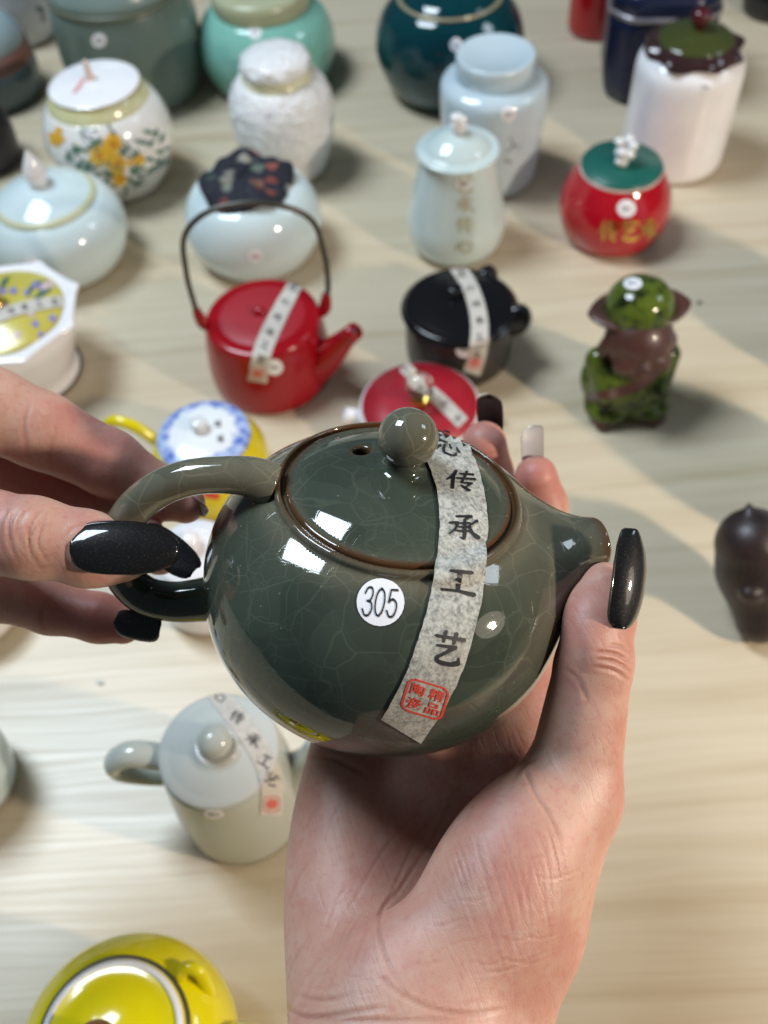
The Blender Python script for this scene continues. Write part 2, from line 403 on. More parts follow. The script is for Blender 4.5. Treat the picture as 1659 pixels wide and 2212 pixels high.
GL = {
 'chuan': [([(32, 97), (24, 72), (4, 46)], (9, 14, 5)), ([(24, 66), (25, 5)], (12, 11)), ([(46, 82), (90, 85)], (10, 12)), ([(38, 58), (98, 62)], (9, 13)),
           ([(68, 98), (61, 62), (53, 37)], (9, 8, 9)), ([(53, 37), (88, 40)], (8, 11)), ([(89, 40), (70, 15)], (10, 6)), ([(54, 24), (82, 2)], (7, 14))],
 'cheng': [([(24, 90), (74, 94)], (9, 11)), ([(74, 94), (52, 79)], (10, 7)), ([(52, 79), (55, 30), (53, 4)], (10, 12, 11)), ([(53, 4), (40, 10)], (10, 4)),
           ([(36, 64), (70, 67)], (7, 9)), ([(34, 49), (72, 51)], (7, 9)), ([(28, 33), (78, 36)], (8, 10)), ([(3, 62), (30, 66)], (9, 10)), ([(30, 66), (22, 40), (3, 17)], (10, 8, 4)),
           ([(93, 78), (70, 56)], (11, 5)), ([(68, 58), (80, 30), (101, 12)], (6, 10, 17))],
 'gong': [([(20, 88), (84, 93)], (12, 16)), ([(50, 90), (49, 12)], (13, 12)), ([(2, 10), (50, 12), (99, 6)], (12, 11, 19))],
 'yi': [([(4, 80), (97, 84)], (9, 13)), ([(33, 98), (31, 66)], (11, 9)), ([(68, 99), (65, 66)], (11, 9)),
        ([(14, 52), (74, 57)], (9, 12)), ([(74, 57), (44, 34), (20, 16)], (12, 10, 11)), ([(20, 16), (28, 5), (66, 3), (92, 12)], (12, 13, 14, 17)), ([(92, 12), (90, 28)], (12, 5))],
 'xin': [([(14, 54), (4, 20)], (11, 8)), ([(30, 66), (32, 22), (52, 7), (80, 12), (84, 34)], (11, 12, 13, 12, 6)), ([(48, 74), (58, 52)], (9, 13)), ([(78, 68), (93, 42)], (9, 14))],
 'jiang': [([(4, 90), (94, 93)], (9, 12)), ([(14, 90), (12, 8)], (11, 10)), ([(10, 7), (99, 8)], (11, 15)), ([(72, 80), (38, 70)], (9, 7)), ([(40, 72), (32, 28)], (9, 7)),
           ([(40, 50), (86, 53)], (8, 10)), ([(64, 50), (64, 16)], (10, 8))],
 '3': [([(8, 78), (22, 97), (46, 97), (55, 76), (44, 55), (26, 52)], (8,)), ([(26, 52), (50, 48), (60, 26), (46, 4), (22, 3), (4, 24)], (8,))],
 '0': [([(30, 98), (10, 82), (3, 50), (10, 18), (30, 2), (50, 18), (57, 50), (50, 82), (30, 98)], (8,))],
 '5': [([(54, 94), (14, 94)], (8,)), ([(14, 94), (8, 50)], (8,)), ([(8, 50), (30, 62), (54, 50), (59, 28), (46, 4), (22, 2), (4, 22)], (8,))],
 'mark': [([(8, 90), (30, 60), (12, 30), (30, 10)], (14,)), ([(48, 90), (44, 30), (62, 12)], (14,)), ([(96, 88), (78, 50), (96, 10)], (14,))],
}
def glyph(key): return [stroke(p, w_) for p, w_ in GL[key]]
def decal(name, objs, parent, mat, pieces, xf, off, step=.0012):
    """pieces: 2-D meshes, xf maps their coordinates to reference pixels; every vertex is laid on the surface of objs"""
    bv = objs if isinstance(objs, BVHTree) else bvh_of(objs)
    V = []; Fc = []; n = 0
    for i, (v, f) in enumerate(pieces):
        pts = [cast(bv, *xf(p), off+i*step) for p in v]
        for q in f:
            c = [pts[k] for k in q]
            if any(p is None for p in c): continue
            if max(np.linalg.norm(c[0]-p) for p in c) > 2.5: continue
            Fc.append([k+n for k in q])
        V += [p if p is not None else np.zeros(3)+1e-3 for p in pts]; n += len(pts)
    if not Fc: return None
    used = sorted({k for q in Fc for k in q}); mp_ = {k: i for i, k in enumerate(used)}
    return mk(name, [V[k] for k in used], [[mp_[k] for k in q] for q in Fc], mat, parent)
def place2d(c, w_, h_, ang=0., shear=0.):
    ca, sa = cos(radians(ang)), sin(radians(ang))
    def xf(p):
        x = (p[0]-50)/100*w_+shear*(p[1]-50)/100*h_; y = -(p[1]-50)/100*h_
        return c[0]+x*ca-y*sa, c[1]+x*sa+y*ca
    return xf
def disc2d(n=28, rings=3):
    V = [(50, 50)]; Fc = []
    for k in range(1, rings+1):
        for j in range(n): a = 2*pi*j/n; V.append((50+50*k/rings*cos(a), 50+50*k/rings*sin(a)))
    for j in range(n):
        Fc.append((0, 1+j, 1+(j+1) % n))
        for k in range(rings-1):
            a = 1+k*n; b = a+n; Fc.append((a+j, b+j, b+(j+1) % n, a+(j+1) % n))
    return np.array(V), Fc
def sticker(objs, parent, c, w_, h_, ang=0, text=None, base=.03):
    st = decal('number_sticker', objs, parent, label_white, [disc2d()], place2d(c, w_, h_, ang), base)
    if st is None: return
    if text:
        pcs = []
        for i, ch in enumerate(text):
            for v, f in glyph(ch): pcs.append((v*np.array([.95, 1])+np.array([i*70-52, 0]), f))
        decal('printed_number', objs, st, ink, pcs, place2d(c, w_*.365, h_*.60, ang, .10), base+.012, .0006)
    else:
        decal('printed_number', objs, st, grey_ink, glyph('mark'), place2d(c, w_*.55, h_*.4, ang), base+.02)
    return st
def strip(objs, parent, pts, wid, mat, chars, seal=None, base=.03, gw=.62, gh=.5, jag=0):
    n = 60; c = spline(pts, n); wv = np.interp(np.linspace(0, 1, n), np.linspace(0, 1, len(wid)), wid)
    t = np.gradient(c, axis=0); t /= np.linalg.norm(t, axis=1)[:, None]; nn = np.stack([-t[:, 1], t[:, 0]], 1)
    V = []; Fc = []; m = 9
    for i in range(n):
        for j in range(m):
            e = 1+(jag*random.uniform(-1, 1) if j in (0, m-1) else 0)
            V.append(c[i]+nn[i]*wv[i]*(j/(m-1)-.5)*e)
    for i in range(n-1):
        for j in range(m-1): Fc.append((i*m+j, i*m+j+1, (i+1)*m+j+1, (i+1)*m+j))
    bv = objs if isinstance(objs, BVHTree) else bvh_of(objs)
    ps = decal('paper_strip', bv, parent, mat, [(np.array(V), Fc)], lambda p: p, base)
    for key, (x, y), w_, h_, a in chars:
        decal('printed_character', bv, ps, ink, glyph(key), place2d((x, y), w_, h_, a), base+.014, .0008)
    if seal:
        (x, y), w_, h_, a, full = seal
        xf = place2d((x, y), w_, h_, a); out = []
        k = 14; pp = []
        for i in range(4):
            cx_, cy_ = ((80, 80), (20, 80), (20, 20), (80, 20))[i]
            for j in range(6): an = pi/2*i+pi/2*j/5; pp.append((cx_+20*cos(an), cy_+20*sin(an)))
        pp.append(pp[0]); out.append(stroke(pp, (6,), 60))
        if full:
            for ch, px, py in (('精', 74, 72), ('品', 74, 28), ('陶', 27, 72), ('瓷', 27, 28)):
                cu = bpy.data.curves.new('seal_character', 'FONT'); cu.body = ch; cu.size = 1; cu.align_x = 'CENTER'; cu.align_y = 'CENTER'
                cu.resolution_u = 2; cu.offset = .015
                ob = bpy.data.objects.new('seal_character', cu); sc.collection.objects.link(ob)
                bpy.context.view_layer.update()
                me = bpy.data.meshes.new_from_object(ob.evaluated_get(bpy.context.evaluated_depsgraph_get()))
                v = np.array([q.co[:2] for q in me.vertices]); f = [list(q.vertices) for q in me.polygons]
                bpy.data.objects.remove(ob); bpy.data.curves.remove(cu); bpy.data.meshes.remove(me)
                if len(v):
                    mid = (v.max(0)+v.min(0))/2; ext = max((v.max(0)-v.min(0)).max(), .1)
                    out.append(((v-mid)/ext*36+np.array([px, py]), f))
        else:
            for px in (28, 50, 72):
                out.append(stroke([(px, 20), (px+4, 80)], (14,)))
            out.append(stroke([(18, 50), (82, 52)], (12,)))
        decal('red_seal', bv, ps, red_ink, out, xf, base+.014, .0008)
    return ps

# ------------------------------------------------------------------ table
def table():
    x0, x1, y0, y1 = -110., 110., -25., 150.
    t = thing('table', 'pale wood grain table top that all the pottery stands on', 'table', (0, 60, 0))
    e = .3; V = []; rows = [(0, -2.6), (0, -e), (e*.3, -e*.3), (e, 0)]
    for ins_, z in rows:
        V += [(x0+ins_, y0+ins_, z), (x1-ins_, y0+ins_, z), (x1-ins_, y1-ins_, z), (x0+ins_, y1-ins_, z)]
    Fc = [(3, 2, 1, 0)]
    for i in range(3):
        for j in range(4): k = (j+1) % 4; Fc.append((i*4+j, i*4+k, (i+1)*4+k, (i+1)*4+j))
    Fc.append((12, 13, 14, 15))
    mk('table_top', V, Fc, wood(), t, smooth=False)
table()

# ------------------------------------------------------------------ the crackle-glazed teapot
PC = P(830, 1262, 25.3)
pa = camv(.115, .780, .616); pa /= np.linalg.norm(pa)
ps_ = camv(.994, -.076, -.08); ps_ -= pa*(ps_@pa); ps_ /= np.linalg.norm(ps_)
pq = np.cross(pa, ps_)
PR, PH = 4.75, 3.98
def loc(p): q = p-PC; return q@ps_, q@pq, q@pa
def W(s, q, h): return PC+s*ps_+q*pq+h*pa
def inpot(x, y, depth=25.3):                # picture point -> (s, h) in the plane of spout and handle
    d = rayd(x, y); n = pq; t = ((PC-O)@n)/(d@n); p = O+d*t; l = loc(p); return l[0], l[2]
def egg(rho, h):
    lo_ = np.sqrt((rho/PR)**2+(h/PH)**2+1e-9)
    up_ = ((rho/PR)**2.4+(np.maximum(h, 0)/3.55)**2.4+1e-9)**(1/2.4)
    return (np.where(h > 0, up_, lo_)-1)*PH*.93
SP = [W(3.2, 0, .65), W(4.15, 0, 1.20), W(4.9, 0, 1.72), W(5.45, 0, 2.08), W(6.0, .1, 2.40)]
SPR = [1.75, 1.10, .70, .53, .50]
sd = SP[-1]-SP[-2]; sd /= np.linalg.norm(sd)
tip_c = W(5.42, 0, 2.08)
cutn = camv(.965, .20, -.17); cutn /= np.linalg.norm(cutn)
def body_f(p, spout=True):
    s_, q_, h_ = loc(p); rho = np.sqrt(s_**2+q_**2)
    f = egg(rho, h_)
    f = smax(f, -(h_+3.72), .5)                                     # flattened foot
    if spout:
        g = np.full(len(p), 9.)
        for i in range(4): g = smin(g, cone(p, SP[i], SP[i+1], SPR[i], SPR[i+1]), .35)
        f = smin(f, g, 1.15)
        cut = (p-tip_c)@cutn
        f = smax(f, cut, .16)
        f = smax(f, -cone(p, W(4.6, 0, 1.55), W(6.6, 0, 2.80), .30, .36), .12)
    lip = np.sqrt((rho-2.96)**2+(h_-3.09)**2)-.10                    # raised seat of the lid
    f = smin(f, lip, .12)
    gro = np.sqrt((rho-2.83)**2+((h_-3.14)*.8)**2)-.08
    f = smax(f, -gro, .05)
    f = smax(f, -(np.sqrt((rho/2.63)**2+((h_-3.0)/2.4)**2)-1)*2.4, .1)  # opening under the lid
    return f
def lid_f(p):
    s_, q_, h_ = loc(p); rho = np.sqrt(s_**2+q_**2)
    top = (np.sqrt((rho/3.16)**2+((h_-2.3)/1.55)**2)-1)*1.5
    f = smax(top, rho-2.79, .12)
    f = smax(f, -(h_-2.86), .06)
    f = smax(f, -((np.sqrt((rho/2.96)**2+((h_-2.3)/1.25)**2)-1)*1.3), .05)
    bead = np.sqrt((rho-2.70)**2+(h_-3.10)**2)-.09; f = smin(f, bead, .10)
    stem = np.sqrt(rho**2)-.42; f = smin(f, smax(stem, np.abs(h_-3.95)-.22, .1), .28)
    hole = np.sqrt((s_+.98)**2+(q_-.78)**2)-.20
    f = smax(f, -hole, .12)
    return f
glz = crackle('crackle_glaze')
pot = thing('teapot', 'dark green crackle glazed teapot held in both hands with a round 305 sticker', 'teapot', PC-pa*3.72)
bb = np.array([W(s, q, h) for s in (-5, 6.8) for q in (-5, 5) for h in (-4.2, 3.4)])
V, Fq, nr = nets(body_f, bb.min(0)-.2, bb.max(0)+.2, .066)
s_, q_, h_ = loc(V); rho = np.sqrt(s_**2+q_**2)
tipd = (V-tip_c)@cutn
brown = np.clip(np.exp(-((rho-2.91)/.10)**2)*(h_ > 2.5)*1.0+.95*np.exp(-((tipd+.02)/.2)**2)*(s_ > 5), 0, 1)
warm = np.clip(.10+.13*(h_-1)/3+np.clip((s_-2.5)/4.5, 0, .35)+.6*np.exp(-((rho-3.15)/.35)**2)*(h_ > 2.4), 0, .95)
fm = V[Fq].mean(1); ls = (fm-W(4.2, 0, 1.25))@(sd); isp = (ls > 0) & (((fm-PC)@ps_) > 3.5)
def sub(mask):
    f = Fq[mask]; u, inv = np.unique(f, return_inverse=True); return u, inv.reshape(f.shape)
u, f = sub(~isp); pbody = mk('body', V[u], f, glz, pot, normals=nr[u], attrs={'brown': brown[u], 'thin': warm[u]})
u, f = sub(isp); pspout = mk('spout', V[u], f, glz, pot, normals=nr[u], attrs={'brown': brown[u], 'thin': warm[u]})
bb = np.array([W(s, q, h) for s in (-3.3, 3.3) for q in (-3.3, 3.3) for h in (2.5, 4.5)])
V, Fq, nr = nets(lid_f, bb.min(0)-.1, bb.max(0)+.1, .065)
s_, q_, h_ = loc(V); rho = np.sqrt(s_**2+q_**2)
brown = np.clip(np.exp(-((rho-2.77)/.08)**2)+.8*np.exp(-((np.sqrt((s_+.98)**2+(q_-.78)**2)-.22)/.07)**2), 0, 1)
plid = mk('lid', V, Fq, glz, pot, normals=nr, attrs={'brown': brown, 'thin': .16+.25*np.exp(-((rho-2.8)/.3)**2)})
kv, kf = lathe([(sin(pi*i/40), -cos(pi*i/40)) for i in range(41)], seg=64)
kc = W(.02, 0, 4.72)
pknob = mk('lid_knob', kc+(kv[:, :1]*ps_+kv[:, 1:2]*pq+kv[:, 2:]*pa)*.72, kf, glz, plid, attrs={'brown': np.zeros(len(kv)), 'thin': np.full(len(kv), .8)})
hp = [(585, 1048), (540, 1030), (480, 1026), (405, 1033), (333, 1062), (279, 1113), (257, 1175), (266, 1240), (310, 1285), (375, 1300), (440, 1295), (500, 1285)]
hr = [.58, .50, .455, .45, .455, .46, .47, .49, .52, .55, .60, .7]
hv, hf = tube([W(a, 0, b) for a, b in (inpot(*p) for p in hp)], hr, 32, 90)
phandle = mk('handle', hv, hf, glz, pot, attrs={'brown': np.zeros(len(hv)), 'thin': np.clip(.25+.38*loc(hv)[2], .05, .85)})
pp_ = [(0, 3.86)]+[(r_, 2.3+1.55*sqrt(max(0, 1-(r_/3.16)**2))+.01) for r_ in np.linspace(.3, 2.66, 12)]+[(2.78, 3.20), (2.98, 3.22), (3.12, 3.14), (3.26, 3.03)]
pp_ += [(PR*max(0, 1-(h/3.55)**2.4)**(1/2.4), h) for h in np.linspace(2.90, .05, 22)]+[(PR*sqrt(max(0, 1-(h/PH)**2)), h) for h in np.linspace(-.1, -3.6, 26)]
xv, xf_ = lathe(pp_, seg=128); xv = PC+xv[:, :1]*ps_+xv[:, 1:2]*pq+xv[:, 2:]*pa
proxy = BVHTree.FromPolygons([tuple(p) for p in xv], xf_)
strip(proxy, pot, [(905, 905), (955, 960), (985, 1030), (999, 1110), (997, 1190), (984, 1290), (955, 1400), (918, 1490), (866, 1577)],
      [95, 100, 98, 102, 105, 110, 112, 108, 98], strip_main,
      [('jiang', (945, 940), 50, 26, 24), ('xin', (968, 972), 54, 30, 18), ('chuan', (993, 1041), 62, 42, 6), ('cheng', (999, 1141), 64, 54, 4), ('gong', (990, 1258), 70, 54, 8), ('yi', (966, 1399), 66, 70, 12)],
      ((917, 1507), 88, 68, 17, True), base=.05, jag=.02)
sticker([pbody], pot, (822, 1301), 103, 103, 3, '305', base=.02)

# ------------------------------------------------------------------ hands
skin_l = skin('skin_light', (.56, .345, .262), (.44, .145, .125))
black_nail = nailmat('black_gel_polish', (.010, .010, .011), (.5, .42, .30), .10, .25)
silver_nail = nailmat('silver_gel_polish', (.60, .64, .70), (.85, .85, .9), .5, .25)
sheer_nail = nailmat('sheer_taupe_polish', (.30, .25, .23), (.7, .6, .55), .5)
def chain(p, pts, k=.5):
    f = None
    for (a, ra), (b, rb) in zip(pts[:-1], pts[1:]):
        g = cone(p, a, b, ra, rb); f = g if f is None else smin(f, g, .25)
    return f
def hand(fn, lo, hi, h, name, label, creases, reds, pads):
    V, Fq, nr = nets(fn, lo, hi, h)
    px = proj(V); vis = (nr*(O-V)).sum(1) > -.2
    cr = np.zeros(len(V)); dis = np.zeros(len(V))
    for pts, wd, dep in creases:
        q = spline(pts, 24); d = np.full(len(V), 1e9); tt = np.zeros(len(V))
        box = (px[:, 0] > q[:, 0].min()-25) & (px[:, 0] < q[:, 0].max()+25) & (px[:, 1] > q[:, 1].min()-25) & (px[:, 1] < q[:, 1].max()+25) & vis
        idx = np.where(box)[0]
        if not len(idx): continue
        pp = px[idx, :2]; best = np.full(len(idx), 1e9); bt = np.zeros(len(idx))
        for i in range(len(q)-1):
            ab = q[i+1]-q[i]; t = np.clip(((pp-q[i])@ab)/(ab@ab+1e-9), 0, 1); dd = np.linalg.norm(pp-q[i]-t[:, None]*ab, axis=1)
            m = dd < best; best[m] = dd[m]; bt[m] = (i+t[m])/(len(q)-1)
        fade = np.sin(np.clip(bt, .02, .98)*pi)**.6
        g = np.exp(-(best/wd)**2)*fade; rim = np.exp(-((best-wd*2.1)/(wd*1.1))**2)*fade
        dis[idx] += -dep*g+dep*.35*rim; cr[idx] = np.maximum(cr[idx], g*min(1, dep/.04))
    dis = np.clip(dis, -.09, .06)
    red = np.zeros(len(V))
    for c, r, a in reds: red = np.maximum(red, a*np.exp(-((V-c)**2).sum(1)/(r*r)))
    t = thing('hand', label, 'hand', V.mean(0))
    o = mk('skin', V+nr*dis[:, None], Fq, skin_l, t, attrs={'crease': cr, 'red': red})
    return t
def nail(parent, base, tip, nrm, width, mat, arch=.35, curl=.10, prof=None, thick=.05, tipw=.75):
    base = np.asarray(base); tip = np.asarray(tip); ax = tip-base; L = np.linalg.norm(ax); ax = ax/L
    n = np.asarray(nrm, float); n = n-ax*(n@ax); n /= np.linalg.norm(n); sd_ = np.cross(n, ax)
    NU, NV = 44, 15; V = []
    for lay in (0, 1):
        for i in range(NU):
            u = i/(NU-1)
            wv = np.interp(u, [0, .015, .04, .08, .14, .22, .35, .6, .8, .9, .96, .985, 1], [.30, .50, .66, .79, .89, .95, 1, 1, (1+tipw)/2+.05, tipw+.06, tipw*.9, tipw*.75, tipw*.5]) if prof is None else np.interp(u, *prof)
            for j in range(NV):
                v = (j/(NV-1)-.5)*2; an = v*1.05
                x = sin(an)/sin(1.05)*wv*width/2; z = arch*width*(cos(an)-.55)
                th = thick*(1-.75*abs(v)**4)*(1-.8*max(0, (u-.9)/.1))*(1-.8*max(0, (.06-u)/.06))
                V.append(base+ax*(u*L)+sd_*x+n*(z+curl*L*(4*u*(1-u))*.5-lay*th))
    Fc = []; K = NU*NV
    for i in range(NU-1):
        for j in range(NV-1):
            a = i*NV+j; Fc.append((a, a+1, a+NV+1, a+NV)); Fc.append((K+a, K+a+NV, K+a+NV+1, K+a+1))
    for i in range(NU-1):
        for j in (0, NV-1): a = i*NV+j; Fc.append((a, a+NV, K+a+NV, K+a))
    for j in range(NV-1):
        for i in (0, NU-1): a = i*NV+j; Fc.append((a, a+1, K+a+1, K+a))
    return mk('fingernail', V, Fc, mat, parent)

# the palm-up hand below the teapot
def potf(p): return body_f(p, True)
wr = P(893, 2290, 22.3)
LH = dict(
    arm=[(P(870, 2900, 20.0), 2.9), (P(885, 2420, 21.6), 2.55), (wr, 2.45)],
    idx=[(P(1130, 1400, 29.6), 1.05), (P(1192, 1225, 32.2), .88), (P(1172, 1090, 32.0), .80), (P(1158, 1030, 31.4), .70)],
    mid=[(P(1010, 1370, 30.6), 1.05), (P(1085, 1190, 33.4), .90), (P(1056, 1020, 33.0), .82), (P(1046, 958, 32.3), .76)],
    rin=[(P(870, 1390, 30.4), 1.0), (P(930, 1180, 33.2), .85), (P(925, 1040, 33.0), .75), (P(915, 1010, 32.2), .68)],
    lit=[(P(755, 1440, 29.2), .9), (P(760, 1260, 31.6), .72), (P(775, 1130, 31.6), .64), (P(780, 1100, 31.2), .58)],
    thu=[(P(1112, 1985, 23.6), 1.62), (P(1232, 1720, 24.0), 1.22), (P(1283, 1430, 23.6), .93), (P(1297, 1330, 23.7), .84), (P(1303, 1270, 23.9), .66)])
def left_f(p):
    R = LH
    f = chain(p, R['arm'])
    # flatten the forearm, widen the wrist
    axw = P(893, 2000, 23)-wr; axw /= np.linalg.norm(axw); rt = RT-axw*(RT@axw); rt /= np.linalg.norm(rt); up = np.cross(rt, axw)
    f = ellip(p, P(880, 2900, 20.2), (3.35, 8.6, 2.2), np.array([rt, axw, up]))
    f = smin(f, ellip(p, P(886, 2290, 22.5), (3.0, 3.0, 1.8), np.array([rt, axw, up])), 1.0)
    f = smin(f, cone(p, P(1128, 2000, 23.5), P(1040, 2310, 22.6), 1.3, 1.35), .8)
    pal = None
    for k, r0, px, zz in (('idx', 1.3, 985, 24.5), ('mid', 1.3, 925, 25.0), ('rin', 1.3, 850, 24.9), ('lit', 1.3, 772, 24.5)):
        g = cone(p, P(px, 2180, zz), R[k][0][0], r0, R[k][0][1]+.12); pal = g if pal is None else smin(pal, g, .9)
    f = smin(f, pal, 1.3)
    axp = P(745, 1500, 28.7)-P(772, 2180, 24.1); axp /= np.linalg.norm(axp); rp = RT-axp*(RT@axp); rp /= np.linalg.norm(rp); upp = np.cross(rp, axp)
    f = smin(f, ellip(p, P(735, 1950, 25.9), (1.35, 3.6, 1.15), np.array([rp, axp, upp])), 1.6)      # heel on the little finger side
    f = smin(f, chain(p, R['thu'][:2]), .9)
    th = ellip(p, P(1072, 1930, 22.75), (1.75, 3.3, 1.55), np.array([rt*.87+axw*-.49, axw*.87+rt*.49, up]))
    f = smin(f, th, .9)
    f = smin(f, cone(p, P(1160, 1790, 25.2), P(1135, 1500, 29.0), .75, .7), .7)                       # web
    for k, kk in (('idx', .45), ('mid', .35), ('rin', .35), ('lit', .35)):
        f = smin(f, chain(p, R[k]), kk)
    f = smin(f, chain(p, R['thu'][1:]), .45)
    f = smin(f, ellip(p, P(1268, 1345, 23.3), (.55, .95, .5)), .5)                                   # thumb pad
    return smax(f, -(potf(p)-.015), .10)
c_l = [([(975, 1700), (943, 1790), (870, 1911), (826, 1964), (819, 2018), (843, 2091), (896, 2172)], 4, .03),
       ([(612, 2172), (660, 2196), (740, 2190), (829, 2176)], 5, .045), ([(800, 2100), (900, 2165), (1000, 2190), (1090, 2180)], 5, .03),
       ([(1128, 1645), (1154, 1710), (1184, 1757), (1217, 1830)], 4.5, .028), ([(1160, 1640), (1130, 1655), (1105, 1690)], 5, .035),
       ([(650, 1640), (720, 1640), (800, 1680)], 6, .03), ([(935, 1740), (890, 1830), (845, 1930), (800, 2010)], 3.5, .014), ([(900, 1750), (820, 1850), (740, 1990)], 3.5, .013),
       ([(1285, 1408), (1325, 1412), (1362, 1432)], 4, .05), ([(1290, 1424), (1330, 1430), (1364, 1452)], 4, .045), ([(1282, 1440), (1325, 1448), (1362, 1472)], 4, .035), ([(1300, 1395), (1335, 1396), (1358, 1406)], 4, .03),
       ([(1215, 1440), (1250, 1470), (1270, 1520)], 5, .025), ([(640, 2150), (700, 2160), (760, 2150)], 5, .03), ([(620, 2200), (800, 2204), (1000, 2200)], 5, .03)]
for i in range(34):
    u = i/33; x, y = 930+270*u+random.uniform(-8, 8), 1830-70*u+random.uniform(-35, 60)
    L = random.uniform(.5, 1.15)
    c_l.append(([(x, y), (x+22*L, y+80*L), (x+55*L-15*u, y+165*L), (x+92*L-55*u, y+250*L)], random.uniform(2.2, 3.2), random.uniform(.004, .012)))
for i in range(22):
    x, y = random.uniform(950, 1180), random.uniform(1790, 2050); L = random.uniform(.4, 1)
    c_l.append(([(x, y), (x+35*L, y-14*L), (x+75*L, y-22*L)], 2.4, random.uniform(.004, .009)))
for i in range(16):
    x, y = random.uniform(640, 1000), random.uniform(2080, 2200); L = random.uniform(.5, 1.2)
    c_l.append(([(x, y), (x+60*L, y+10), (x+120*L, y+2)], 2.8, random.uniform(.005, .012)))
for i in range(10):
    x, y = random.uniform(860, 1150), random.uniform(1850, 2120)
    c_l.append(([(x, y), (x+50, y+8), (x+110, y-12)], 3, .010))
for i in range(9):
    x, y = random.uniform(650, 850), random.uniform(1720, 2080)
    c_l.append(([(x, y), (x-30, y+45), (x-50, y+100)], 3.2, .012))
bbp = np.array([P(560, 2330, 19.5), P(1420, 2330, 19.5), P(560, 2330, 26), P(1420, 2330, 26), P(600, 850, 36), P(1300, 850, 36), P(1450, 1100, 23)])
lo = bbp.min(0)-1; hi = bbp.max(0)+1
lhand = hand(left_f, lo, hi, .053, 'hand', 'upturned palm cradling the green teapot from below, its thumb raised beside the spout', c_l,
     [(LH['idx'][3][0], 1.1, .85), (LH['mid'][3][0], 1.1, .85), (LH['thu'][3][0], 1.0, .55), (P(760, 1900, 23.2), 2.4, .35), (P(1010, 1750, 24.5), 1.6, .35), (P(1140, 1800, 23), 1.3, .25), (P(1200, 1480, 28), 1.2, .5)], None)
nail(lhand, P(1338, 1358, 22.7), P(1363, 1143, 23.05), camv(.52, .06, .86), 1.12, black_nail, arch=.34, curl=.13, tipw=.64)
nail(lhand, P(1152, 1015, 31.9), P(1149, 922, 30.6), camv(-.08, -.25, -.95), .80, silver_nail, arch=.25, curl=.03, tipw=.9)
nail(lhand, P(1060, 945, 33.1), P(1057, 856, 31.9), camv(.25, -.25, -.92), .92, black_nail, arch=.25, curl=.05, tipw=.85)

# the hand that holds the handle
RH = dict(
    thu=[(P(-190, 1120, 25.2), 1.25), (P(-20, 1150, 23.4), 1.02), (P(70, 1162, 23.2), .99), (P(190, 1182, 23.4), .88), (P(270, 1190, 23.6), .66)],
    idx=[(P(-260, 800, 26.5), 1.25), (P(-20, 885, 25.9), 1.14), (P(90, 930, 26.2), 1.05), (P(235, 1000, 26.8), .93), (P(345, 1065, 27.4), .76), (P(400, 1088, 27.6), .58)],
    mid=[(P(-280, 960, 28.5), 1.2), (P(-10, 985, 28.6), 1.05), (P(150, 1065, 28.4), .95), (P(270, 1145, 27.5), .80), (P(345, 1195, 26.9), .62)],
    rin=[(P(-260, 1180, 28.5), 1.0), (P(0, 1280, 26.8), .80), (P(110, 1311, 26.4), .74), (P(215, 1335, 26.2), .66), (P(265, 1348, 26.2), .55)],
    lit=[(P(-280, 1330, 28.5), .9), (P(-120, 1440, 27.5), .7), (P(-60, 1450, 27.0), .62)])
def right_f(p):
    f = None
    for k in RH:
        g = chain(p, RH[k]); f = g if f is None else smin(f, g, .22)
    palm = cone(p, P(-300, 880, 27.5), P(-300, 1250, 29.), 1.7, 1.5)
    palm = smin(palm, cone(p, P(-300, 1050, 28), P(-700, 1150, 27), 2.3, 2.4), 1.2)
    palm = smin(palm, cone(p, P(-700, 1150, 27), P(-1150, 1250, 26), 2.4, 2.7), 1.)
    f = smin(f, palm, .9)
    f = smin(f, ellip(p, P(215, 1205, 23.75), (1.15, .72, .55)), .4)
    return smax(f, -(tub(p)-.01), .08)
hpath = [W(a, 0, b) for a, b in (inpot(*p) for p in hp)]
def tub(p):
    f = np.full(len(p), 9.)
    for i in range(len(hpath)-1): f = np.minimum(f, cone(p, hpath[i], hpath[i+1], hr[i], hr[i+1]))
    return np.minimum(f, potf(p))
c_r = [([(42, 1098), (22, 1130), (24, 1175), (40, 1215)], 4, .04), ([(70, 1092), (45, 1120), (40, 1150), (52, 1185)], 3.6, .03), ([(92, 1100), (72, 1125), (62, 1160), (70, 1200), (90, 1228)], 3.6, .04),
       ([(102, 1110), (92, 1140), (84, 1165), (92, 1195), (104, 1212)], 3.2, .03), ([(84, 1130), (66, 1160), (60, 1190)], 3, .03), ([(60, 1215), (85, 1225), (110, 1222)], 3, .02), ([(18, 1092), (2, 1140), (6, 1200)], 4, .025),
       ([(66, 870), (52, 920), (62, 990)], 5, .03), ([(118, 925), (108, 985), (118, 1020)], 5, .018), ([(95, 1300), (88, 1330), (96, 1358)], 5, .03), ([(150, 1172), (143, 1190), (146, 1215), (156, 1228)], 4, .03), ([(140, 1160), (160, 1140), (200, 1126)], 4, .02)]
bbp = np.array([P(-520, 700, 24), P(-520, 1500, 31), P(460, 1500, 22), P(460, 700, 30.5), P(-520, 700, 31), P(-520, 1500, 22.)])
rhand = hand(right_f, bbp.min(0)-.6, bbp.max(0)+.6, .065, 'hand', 'hand pinching the handle of the green teapot, long black thumbnail facing up', c_r,
     [(RH['idx'][3][0], 1.5, .6), (RH['idx'][2][0], .9, .3), (RH['mid'][2][0], 2.2, .8), (RH['rin'][3][0], 1.6, .75), (RH['idx'][5][0], 1., .6), (P(190, 1110, 22.6), .8, .35)], None)
